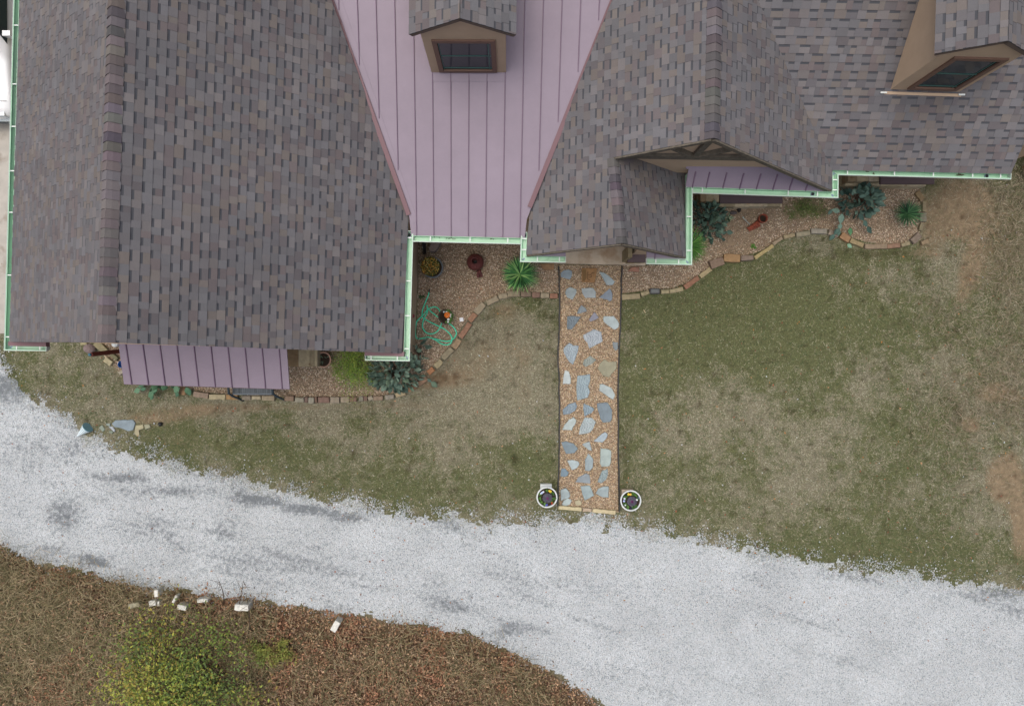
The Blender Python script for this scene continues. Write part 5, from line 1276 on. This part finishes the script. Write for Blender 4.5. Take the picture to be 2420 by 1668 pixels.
prickly('prickly_pear', P(2022, 478, 0), .5, 110, .7, 'wide prickly pear with long arms beside the stone ledge of the right wing', 24, [srgb(*c) for c in [(78,104,94),(92,118,106),(62,86,78),(110,136,122)]], squash=(1.05, .8), size=1.15,
        extra=[(P(2030, 505, .4), P(2042, 522, .35), P(2050, 537, .3), P(2060, 552, .25)), (P(1985, 500, .4), P(1965, 495, .4), P(1957, 508, .35)), (P(1990, 505, .35), P(1986, 530, .3), P(1981, 558, .2)), (P(1984, 540, .3), P(1960, 568, .1))])
prickly('prickly_pear', P(385, 895, 0), .42, 34, .55, 'thin prickly pear poking out from under the mauve awning', 25, [srgb(*c) for c in [(84,120,92),(74,108,84),(96,130,102)]], squash=(1.5, .5), size=1.15,
        extra=[(P(345, 918, .3), P(330, 920, .28), P(316, 926, .2)), (P(370, 915, .35), P(362, 928, .3), P(350, 938, .2)), (P(365, 920, .3), P(356, 945, .2)), (P(420, 912, .3), P(412, 928, .2)), (P(425, 915, .3), P(416, 938, .15)), (P(440, 915, .2), P(450, 935, .08))])
mb = MB(); pearpad(mb, P(2003, 577, .03), Vector((.7, -.6, 0)), Vector((0, 0, 1)), .14, .055, .014, srgb(132, 168, 140)); mb.build('cactus_pad', M['pad'], smooth=True, label='pale green cactus pad fallen on the lawn below the ochre edging stone', cat='cactus pad')
mb = MB(); pearpad(mb, P(2009, 538, .03), Vector((.05, -1, 0)), Vector((0, 0, 1)), .2, .06, .014, srgb(84, 130, 92)); mb.build('cactus_pad', M['pad'], smooth=True, label='bright green cactus pad lying on the gravel inside the right bed curve', cat='cactus pad')

# leafy shrubs
def shrub(name, c, rad, h, nclump, per, size, pal, label, cat, seed=1, squash=(1, 1), aspect=(.35, .7), group=None, base=.1, stems=6):
    rg = np.random.default_rng(seed); o = empty(name, c); tag(o, label, cat, group)
    cx = rg.normal(0, .5, nclump); cy = rg.normal(0, .5, nclump); rr_ = np.sqrt(cx**2+cy**2); k = rr_ > 1; cx[k] /= rr_[k]; cy[k] /= rr_[k]
    cz = base + h*(1-.6*np.clip(cx**2+cy**2, 0, 1))*rg.uniform(.35, 1, nclump)
    cr = rg.uniform(.08, .2, nclump)*rad*1.2
    idx = np.repeat(np.arange(nclump), per); n_ = len(idx)
    x = c.x + cx[idx]*rad*squash[0] + rg.normal(0, 1, n_)*cr[idx]; y = c.y + cy[idx]*rad*squash[1] + rg.normal(0, 1, n_)*cr[idx]
    z = np.clip(cz[idx] + rg.normal(0, 1, n_)*cr[idx]*.6, .02, None)
    shade = rg.integers(0, len(pal), nclump)
    C = np.array(pal)[shade[idx]]*rg.uniform(.75, 1.25, (n_, 1)); alt = rg.random(n_) < .3; C[alt] = np.array(pal)[rg.integers(0, len(pal), alt.sum())]
    leafquads(x, y, z, size, C, 'crown', M['leaf'], tilt=.7, parent=o, aspect=aspect)
    tr = MB(); r2 = random.Random(seed)
    for _ in range(stems):
        a = r2.uniform(0, 6.28); q = Vector((math.cos(a)*squash[0], math.sin(a)*squash[1], 0))*rad*r2.uniform(.2, .75)
        top = c+q+Vector((0, 0, h*r2.uniform(.6, 1))); tr.tube([c+q*.1, c+q*.5+Vector((0,0,h*.4)), top], [.018*rad+.006, .012*rad+.004, .004], 6)
    tr.build('branches', M['bark'], o)
    return o
shrub('feathery_shrub', P(843, 868), .56, .42, 95, 60, .018, [srgb(*c) for c in [(112,144,60),(128,156,64),(88,126,64),(140,158,70)]], 'feathery yellow-green shrub between the potted cactus and the large cactus', 'shrub', seed=3, squash=(.85, 1.15), base=.04)
shrub('yellow_bush', P(470, 1590), 1.6, 1.2, 105, 105, .038, [srgb(*c) for c in [(138,152,66),(118,138,62),(158,160,70),(100,122,60),(148,134,66),(90,108,58),(124,112,70)]], 'big yellow-green bush in the leaf litter across the driveway', 'bush', seed=5, squash=(1.15, .85), base=.3, stems=14)
shrub('yellow_bush', P(650, 1530), .42, .4, 26, 70, .032, [srgb(*c) for c in [(126,132,64),(108,122,60),(140,138,68),(120,104,64)]], 'small yellow-green bush right of the big one, among brown leaves', 'bush', seed=6, squash=(1.2, .7), base=.15)
shrub('dry_shrub', P(2462, 360), .75, 1.1, 80, 140, .03, [srgb(*c) for c in [(92,68,42),(70,56,36),(58,66,36),(104,80,50)]], 'brown half-dead shrub at the outer corner of the right wing', 'shrub', seed=8, squash=(.75, 1.2), base=.15)
shrub('ground_weed', P(1905, 492), .42, .08, 40, 60, .016, [srgb(*c) for c in [(96,116,56),(84,104,58),(110,124,70)]], 'low patch of green weeds in the right bed beside the window sill', 'weeds', seed=9, squash=(1.2, .7), base=.01, stems=3)
# bare saplings
mb_pts = [((566, 1400), (560, 1500)), ((545, 1412), (552, 1380)), ((588, 1440), (596, 1495))]
for k, (lb, bpx, tp) in enumerate((('bare grey sapling right of the large white block', (590, 1500), (583, 1405)), ('bare twiggy sapling at the top of the yellow-green bush', (562, 1440), (575, 1368)), ('thin bare stem leaning over the driveway edge left of the twiggy sapling', (530, 1425), (518, 1372)))):
    base = P(*bpx); top = P(*tp, 1.3); rr = random.Random(k+50); t_ = MB(); t_.tube([base, base.lerp(top, .5)+Vector((.03, .02, 0)), top], [.014, .01, .003], 6); o = empty('sapling', base); tag(o, lb, 'sapling', 'bare saplings in the brush')
    t_.build('trunk', M['bark'], o); t2 = MB()
    for _ in range(9):
        s_ = base.lerp(top, rr.uniform(.35, .95)); t2.tube([s_, s_+Vector((rr.uniform(-.25, .25), rr.uniform(-.2, .25), rr.uniform(.05, .25)))], [.005, .002], 5)
    t2.build('twigs', M['bark'], o)

# flower pots with ornamental cabbage at the path foot
def lathe_pot(c, r0, r1, h, wall, m, parent, name='pot', n_=36):
    mb = MB(); mb.lathe([(r0, 0), (r0+.01, .02), (r1-.005, h-.05), (r1+.008, h-.045), (r1+.012, h-.008), (r1+.004, h), (r1-wall, h), (r1-wall-.004, h-.01), (r1-wall-.008, h-.05)], n_, M=Matrix.Translation(c)); return mb.build(name, m, parent, smooth=False)
def cabbage(c, r, parent, seed):
    rr = random.Random(seed); mb = MB()
    for ring in range(9):
        f = 1-ring/9; nlf = 5+int(f*7); rad = r*f
        core = max(0, (.42-f)/.42); col0 = srgb(74, 72, 84); col1 = srgb(128, 40, 112); col = tuple(a_*(1-core)+b_*core for a_, b_ in zip(col0, col1))
        for k in range(nlf):
            a = 2*math.pi*(k+.5*(ring % 2))/nlf + rr.uniform(-.1, .1); d = Vector((math.cos(a), math.sin(a), 0)); s_ = Vector((-d.y, d.x, 0)); w = rad*2.3/nlf+.008
            zc = .015+.05*(1-f); fx = rr.uniform(.8, 1.2)
            b0 = c+d*rad*.25+Vector((0,0,zc)); p = [b0-s_*w*.4, b0+s_*w*.4]
            mid = [c+d*rad*.7+Vector((0,0,zc+.03))+s_*w*q for q in (-1, -.3, .35, 1)]; tip = [c+d*rad*1.0+Vector((0,0,zc+.02+rr.uniform(-.006,.01)))+s_*w*q for q in (-.8, -.25, .3, .75)]
            mb.add(p+mid+tip, [(0,2,3),(0,3,4,1),(1,4,5),(2,6,7,3),(3,7,8,4),(4,8,9,5)], tuple(x_*fx for x_ in col))
    return mb.build('cabbage', M['leaf'], parent)
def small_leaves(c, pts, n_per, size, pal, parent, name='foliage', seed=1, zs_=.03):
    rg = np.random.default_rng(seed); idx = np.repeat(np.arange(len(pts)), n_per); n_ = len(idx); a = np.array(pts)[idx]
    x = c.x+a[:, 0]+rg.normal(0, .02, n_); y = c.y+a[:, 1]+rg.normal(0, .02, n_); z = c.z+np.abs(rg.normal(0, zs_, n_))+.01
    C = np.array(pal)[rg.integers(0, len(pal), n_)]*rg.uniform(.75, 1.25, (n_, 1))
    return leafquads(x, y, z, size, C, name, M['leaf'], tilt=.4, parent=parent, aspect=(.5, .8))
def flowers(c, items, parent):
    for (x_, y_, col, r) in items:
        mb = MB(); q = c+Vector((x_, y_, .06))
        for k in range(5):
            a = 2*math.pi*k/5+x_*40; d = Vector((math.cos(a), math.sin(a), 0)); s_ = Vector((-d.y, d.x, 0)); mb.add([q, q+d*r*.6-s_*r*.45+Vector((0,0,.006)), q+d*r, q+d*r*.6+s_*r*.45+Vector((0,0,.006))], [(0,1,2,3)], srgb(*col))
        mb.box((-r*.14, -r*.14, .0), (r*.14, r*.14, .008), srgb(60, 50, 30), M=Matrix.Translation(q)); mb.build('flower', M['leaf'], parent)
def planter(cp, label, blk, fl, seed, lb2):
    c = P(*cp, 0); c = P(cp[0], cp[1], .38); c.z = 0
    b_ = P(*blk, .12); MB().box((b_.x-.14, b_.y-.14, 0), (b_.x+.14, b_.y+.14, .13)).build('paver', M['white_glaze'] if seed == 1 else M['porch'], label=lb2, cat='paver', group='pavers under the planters')
    o = empty('planter', c); tag(o, label, 'planter', 'white planters at the foot of the path')
    lathe_pot(c+Vector((0,0,.135)), .17, .245, .27, .018, M['white_glaze'], o)
    mb = MB(); mb.lathe([(.17, .34), (.215, .37), (.224, .375)], 24, M=Matrix.Translation(c)); mb.build('soil', M['potsoil'], o)
    top = c+Vector((0,0,.375)); cabbage(top+Vector((.0+.01*seed, -.01, .02)), .12, o, seed)
    pts = [(math.cos(a)*.175, math.sin(a)*.175) for a in [k*2*math.pi/11+seed for k in range(11) if k not in (2, 7)]]
    small_leaves(top, pts, 26, .02, [srgb(*q) for q in [(62,104,44),(84,124,58),(48,84,40),(96,134,62)]], o, seed=seed)
    flowers(top, fl, o)
planter((1292.5, 1174.5), 'white round planter with purple cabbage and a red flower, left of the path foot', (1290.5, 1157), [(.085, .15, (222,190,50), .035), (.055, .165, (224,196,60), .028), (-.12, .12, (170,190,226), .032), (-.09, .14, (226,230,236), .026), (.13, -.13, (180,30,26), .036), (-.02, -.185, (96,104,180), .03), (.0, -.17, (80,90,170), .026), (-.15, .1, (216,222,236), .022)], 1, 'white square paver under the left planter')
planter((1490.5, 1182.5), 'white round planter with purple cabbage and two yellow flowers, right of the path foot', (1483, 1170), [(-.06, .165, (226,196,66), .034), (-.01, .16, (232,180,80), .032), (-.17, .0, (180,196,232), .03), (-.16, .06, (222,228,238), .026), (.14, .03, (230,232,236), .026), (.18, .08, (120,130,170), .024), (.0, -.17, (30,28,60), .034), (-.14, -.1, (226,230,236), .02)], 2, 'beige square paver under the right planter')
# mum tub near the wall
c = P(1022, 632, .35); c.z = 0; o = empty('flower_tub', c); tag(o, 'wide blue-grey tub of yellow and orange flowers beside the left wing wall', 'flower tub')
lathe_pot(c, .19, .25, .34, .02, mat('blue_grey_tub', srgb(98, 106, 112), rough=.6, var=.1), o)
mb = MB(); mb.lathe([(.2, .28), (.23, .31)], 24, M=Matrix.Translation(c)); mb.build('soil', M['potsoil'], o)
rg = np.random.default_rng(5); n_ = 2600; a = rg.uniform(0, 6.283, n_); r_ = np.sqrt(rg.random(n_))*.23; z = .36+.12*np.cos(r_/.25*1.4)*rg.uniform(.4, 1, n_)
leafquads(c.x-.05+r_*np.cos(a), c.y+.02+r_*np.sin(a), z, .018, pick([srgb(*q) for q in [(62,74,34),(84,96,44),(46,58,28),(100,104,50)]], n_, jit=.25), 'foliage', M['leaf'], tilt=.6, parent=o)
n_ = 330; a = rg.uniform(0, 6.283, n_); r_ = np.sqrt(rg.random(n_))*.23; z = .385+.12*np.cos(r_/.25*1.4)*rg.uniform(.7, 1, n_)
leafquads(c.x-.05+r_*np.cos(a), c.y+.02+r_*np.sin(a), z, .012, pick([srgb(*q) for q in [(190,150,60),(176,120,50),(208,176,80),(150,84,40),(200,190,120)]], n_, jit=.2), 'blossoms', M['leaf'], tilt=.3, parent=o, aspect=(.8, 1), kind='stuff')
# pumpkin pot
c = P(1053, 748, .28); c.z = 0; o = empty('flower_pot', c); tag(o, 'dark pot with an orange pumpkin and white flowers inside the hose coil', 'flower pot')
lathe_pot(c, .12, .175, .26, .018, mat('dark_pot', srgb(74, 66, 58), rough=.8, var=.15), o)
mb = MB(); mb.lathe([(.14, .2), (.16, .225)], 24, M=Matrix.Translation(c)); mb.build('soil', M['potsoil'], o)
top = c+Vector((0, 0, .235)); pts = [(.03+math.cos(a_)*.12, math.sin(a_)*.13) for a_ in [-1.5+k*.38 for k in range(9)]]
small_leaves(top, pts, 34, .02, [srgb(*q) for q in [(70,104,46),(90,124,58),(52,84,40)]], o, seed=8, zs_=.045)
flowers(top+Vector((0,0,.05)), [(.03, .1, (236,238,238), .03), (-.035, .11, (230,232,234), .022), (.105, .02, (238,240,240), .032), (.13, .05, (236,238,238), .026), (.14, -.01, (232,234,236), .02), (.075, -.075, (240,242,242), .034), (.065, -.135, (236,238,238), .024)], o)
mb = MB(); T = Matrix.Translation(top+Vector((.045, .035, .03))); mb.lathe([(.02, .0), (.055, .015), (.075, .05), (.068, .085), (.035, .105), (.012, .098)], 32, M=T, wob=lambda t: .07*abs(math.sin(4*t))); mb.build('pumpkin', mat('pumpkin_orange', srgb(214, 116, 40), rough=.5, var=.12, scale=14), o, smooth=True)
mb = MB(); mb.tube([top+Vector((.045,.035,.12)), top+Vector((.052,.032,.16))], [.012, .008], 7); mb.build('pumpkin_stalk', M['bark'], o)
# potted cactus below the roof edge
c = P(763, 850, .3); c.z = 0; o = empty('cactus_pot', c); tag(o, 'round pinkish clay pot holding a small cactus on the gravel below the roof edge', 'potted cactus')
lathe_pot(c, .14, .185, .28, .018, mat('pink_clay', srgb(168, 134, 118), rough=.8, var=.1), o)
mb = MB(); mb.lathe([(.15, .225), (.163, .238)], 24, M=Matrix.Translation(c)); mb.build('soil', M['potsoil'], o)
mb = MB()
for (bx, by, dx, dy, dz, ln) in ((-.03, -.02, -.5, -.6, .5, .12), (-.02, -.02, -.1, -.9, .6, .13), (.0, .05, -.8, .5, .6, .14), (-.08, .09, -.9, .1, .4, .12), (.02, .06, .6, -.1, .8, .1), (.09, .05, .5, .4, .7, .09), (-.05, -.07, -.8, -.6, .3, .1)):
    pearpad(mb, c+Vector((bx, by, .2)), Vector((dx, dy, dz)), Vector((dy, -dx, .5)), ln, ln*.3, .011, srgb(104, 124, 104))
mb.build('pads', M['pad'], o, smooth=True)

# dark red clay urn with two shoe-like feet
c = P(1122, 617, .45); c.z = 0; o = empty('clay_urn', c); tag(o, 'dark red round clay urn with an open neck and two feet, on the gravel', 'clay urn')
mb = MB(); mb.lathe([(.1, .0), (.17, .06), (.205, .18), (.208, .26), (.19, .34), (.14, .395), (.095, .42), (.088, .47), (.092, .49), (.078, .492), (.07, .47), (.066, .42), (.055, .36), (.05, .2)], 40, M=Matrix.Translation(c)); mb.build('body', M['darkred'], o, smooth=True)
mb = MB(); mb.lathe([(.05, .24), (.053, .245)], 20, M=Matrix.Translation(c)); mb.build('hollow', M['hole_shade'], o)  # solid black disc, shade inside the neck put into its colour
mb = MB(); mb.tube([c+Vector((.02, -.11, .4)), c+Vector((.03, -.15, .35)), c+Vector((.05, -.19, .22))], [.03, .034, .03], 10); mb.build('spout', M['darkred'], o, smooth=True)
for dx, dy in ((.06, -.33), (.135, -.31)):
    mb = MB(); a_ = c+Vector((.02+dx*.6, -.17, .1)); b_ = c+Vector((dx, dy, .05)); mb.tube([a_, a_.lerp(b_, .5), b_+Vector((0,.03,0)), b_+Vector((.005,-.01,0)), b_+Vector((.01,-.035,-.005))], [.035, .034, .038, .04, .022], 12); mb.build('foot', M['darkred'], o, smooth=True)
# terracotta pot with ribbed tail
c = P(1804.6, 515.7, .2); c.z = 0; o = empty('clay_planter', c); tag(o, 'terracotta planter with a round open pot and a ribbed curving tail', 'clay planter')
mb = MB(); mb.lathe([(.07, .0), (.1, .06), (.105, .16), (.11, .2), (.095, .2), (.09, .14), (.085, .08)], 30, M=Matrix.Translation(c)); mb.build('pot', M['terracotta'], o, smooth=True)
mb = MB(); mb.lathe([(.08, .11), (.088, .115)], 20, M=Matrix.Translation(c)); mb.build('soil', M['potsoil'], o)
e_ = P(1769, 542, .05)
for k in range(6):
    f = (k+1)/6.3; q = Vector((c.x-.03, c.y-.09, 0)).lerp(Vector((e_.x, e_.y, 0)), f); mb = MB(); r0 = .075*(1-.35*f)
    d = (Vector((e_.x, e_.y, 0))-Vector((c.x, c.y, 0))).normalized(); s_ = Vector((-d.y, d.x, 0))
    T = Matrix.Translation(q+Vector((0,0,.005)))
    mb.tube([q+s_*r0*math.cos(a_)+Vector((0,0,max(.012, r0*1.1*math.sin(a_)))) for a_ in [math.pi*j/8 for j in range(9)]], .021, 8); mb.build('rib', M['terracotta'], o, smooth=True)
mb = MB(); mb.tube([Vector((c.x, c.y, .03)), Vector((e_.x, e_.y, .025))], [.05, .04], 10); mb.build('tail', M['terracotta'], o, smooth=True)
# stake, dark rocks
mb = MB(); mb.tube([P(1772, 531, .02), P(1756, 514, .35)], .01, 7); mb.lathe([(.01, 0), (.02, .01), (.01, .03)], 10, M=Matrix.Translation(P(1756, 514, .35))); mb.build('garden_stake', M['gutter_lip'], label='thin grey metal stake leaning beside the terracotta planter', cat='stake')
boulder('rock', P(1733, 503, .04), .07, (1.4, .8, .7), srgb(86,80,80), M['stone'], 'small grey rock just above the striped agave', 'rock', 'dark rocks below the window sill', seed=5)
boulder('rock', P(1747, 494, .05), .08, (.7, 1.3, .9), srgb(48,44,42), M['stone'], 'dark upright rock touching the ledge below the window sill', 'rock', 'dark rocks below the window sill', seed=6)
# downpipe end and grey slab in the corner under the mauve roof
mb = MB(); a_ = P(1000, 600, .0); mb.tube([P(1003, 566, 1.2)*1.0, P(1002, 580, .5), P(1003, 598, .08)], [.045, .045, .045], 12); o = mb.build('drain_pipe', M['black'], smooth=True, label='black drain pipe with a white band in the corner under the mauve roof', cat='drain pipe')
q = P(1001.5, 583, .42); MB().tube([q, q+(P(1003, 598, .08)-q).normalized()*.02], .047, 12).build('band', M['white_metal'], o)
slab('standing_slab', [P(*q, .1) for q in ((1014,590),(1022,572),(1044,570),(1038,585),(1028,596),(1018,597))], 0, .25, srgb(136, 124, 118), M['stone'], 'pinkish grey rounded slab standing beside the black drain pipe', 'stone slab', seed=61)
# left corner oddments: leaning post, lantern, blue tub
mb = MB(); mb.bar(P(292, 829, .05), P(216, 837.5, 1.0), .09, .07); o = mb.build('leaning_board', mat('red_brown_board', srgb(98, 50, 42), rough=.7, var=.15), label='red-brown board leaning out from under the awning at its left end', cat='board')
q = P(213, 838, 1.0); MB().lathe([(.035, -.02), (.035, .03), (.02, .045)], 12, M=Matrix.Translation(q)).build('end_cap', mat('blue_cap', srgb(70, 120, 140), rough=.5), o)
mb = MB(); c = P(271, 812.5, .3); mb.lathe([(.06, -.3), (.075, -.05), (.08, 0), (.07, .02), (.03, .03)], 20, (.8, .86, .86), M=Matrix.Translation(c)); mb.build('bucket', M['tint'], smooth=True, label='pale aqua upturned bucket under the roof edge beside the awning', cat='bucket')
mb = MB(); c = P(286, 861, .12); mb.lathe([(.07, -.12), (.085, 0), (.075, .0), (.06, -.09)], 18, srgb(52, 100, 160), M=Matrix.Translation(c)); mb.build('tub', M['tint'], label='bright blue tub showing at the left edge of the awning', cat='tub')
# bench
c = P(604, 925, 0); o = empty('bench', c); tag(o, 'weathered grey slatted bench with black curved sides under the mauve awning', 'bench')
kx = 16.55/FPX
X0, X1 = P(549, 920, .45).x, P(646, 920, .45).x; yF = P(600, 931, .45).y; yB = yF+.38
mb = MB(); rr = random.Random(3); x_ = X0
while x_ < X1-.01:
    w = min(.045, X1-x_); g_ = rr.uniform(.7, 1.15); mb.box((x_+.002, yF+.02, .42), (x_+w-.002, yB, .445+rr.uniform(0, .004)), tuple(q*g_ for q in srgb(98, 104, 108))); x_ += w
mb.build('seat', M['tint'], o); MB().box((X0, yF-.02, .40), (X1, yF+.018, .45), srgb(112, 120, 126)).build('front_rail', M['tint'], o)
mb = MB()
for k in range(9): mb.box((X0, yB-.02+.006*k, .5+.045*k), (X1, yB+.0+.006*k, .54+.045*k), tuple(q*rr.uniform(.75, 1.1) for q in srgb(94, 100, 104)))
mb.build('backrest', M['tint'], o)
for xx, lean in ((X0-.03, .14), (X1+.03, .14)):
    mb = MB(); mb.tube([Vector((xx, yB, .88)), Vector((xx, yB-.05, .64)), Vector((xx, yB-.2, .62)), Vector((xx+.01, yF+.02, .6)), Vector((xx+.03, yF-.05, .45)), Vector((xx+.07, yF-.12, .2)), Vector((xx+.12, yF-.19, .02))], [.025, .028, .03, .03, .03, .028, .025], 8, srgb(60, 72, 78)); mb.build('side_frame', M['tint'], o, smooth=True)
    mb = MB(); mb.tube([Vector((xx, yB+.02, .88)), Vector((xx, yB+.06, .02))], .024, 8, srgb(60, 72, 78)); mb.build('leg', M['tint'], o, smooth=True)
# cream chip in lawn
block('wood_chip', 1523.5, 735.5, 9, 2.2, -60, srgb(196,178,146), 'small pale wood chip on the lawn right of the path', 'wood chip', None, seed=71, h=.03)
print('objects', len(bpy.data.objects))
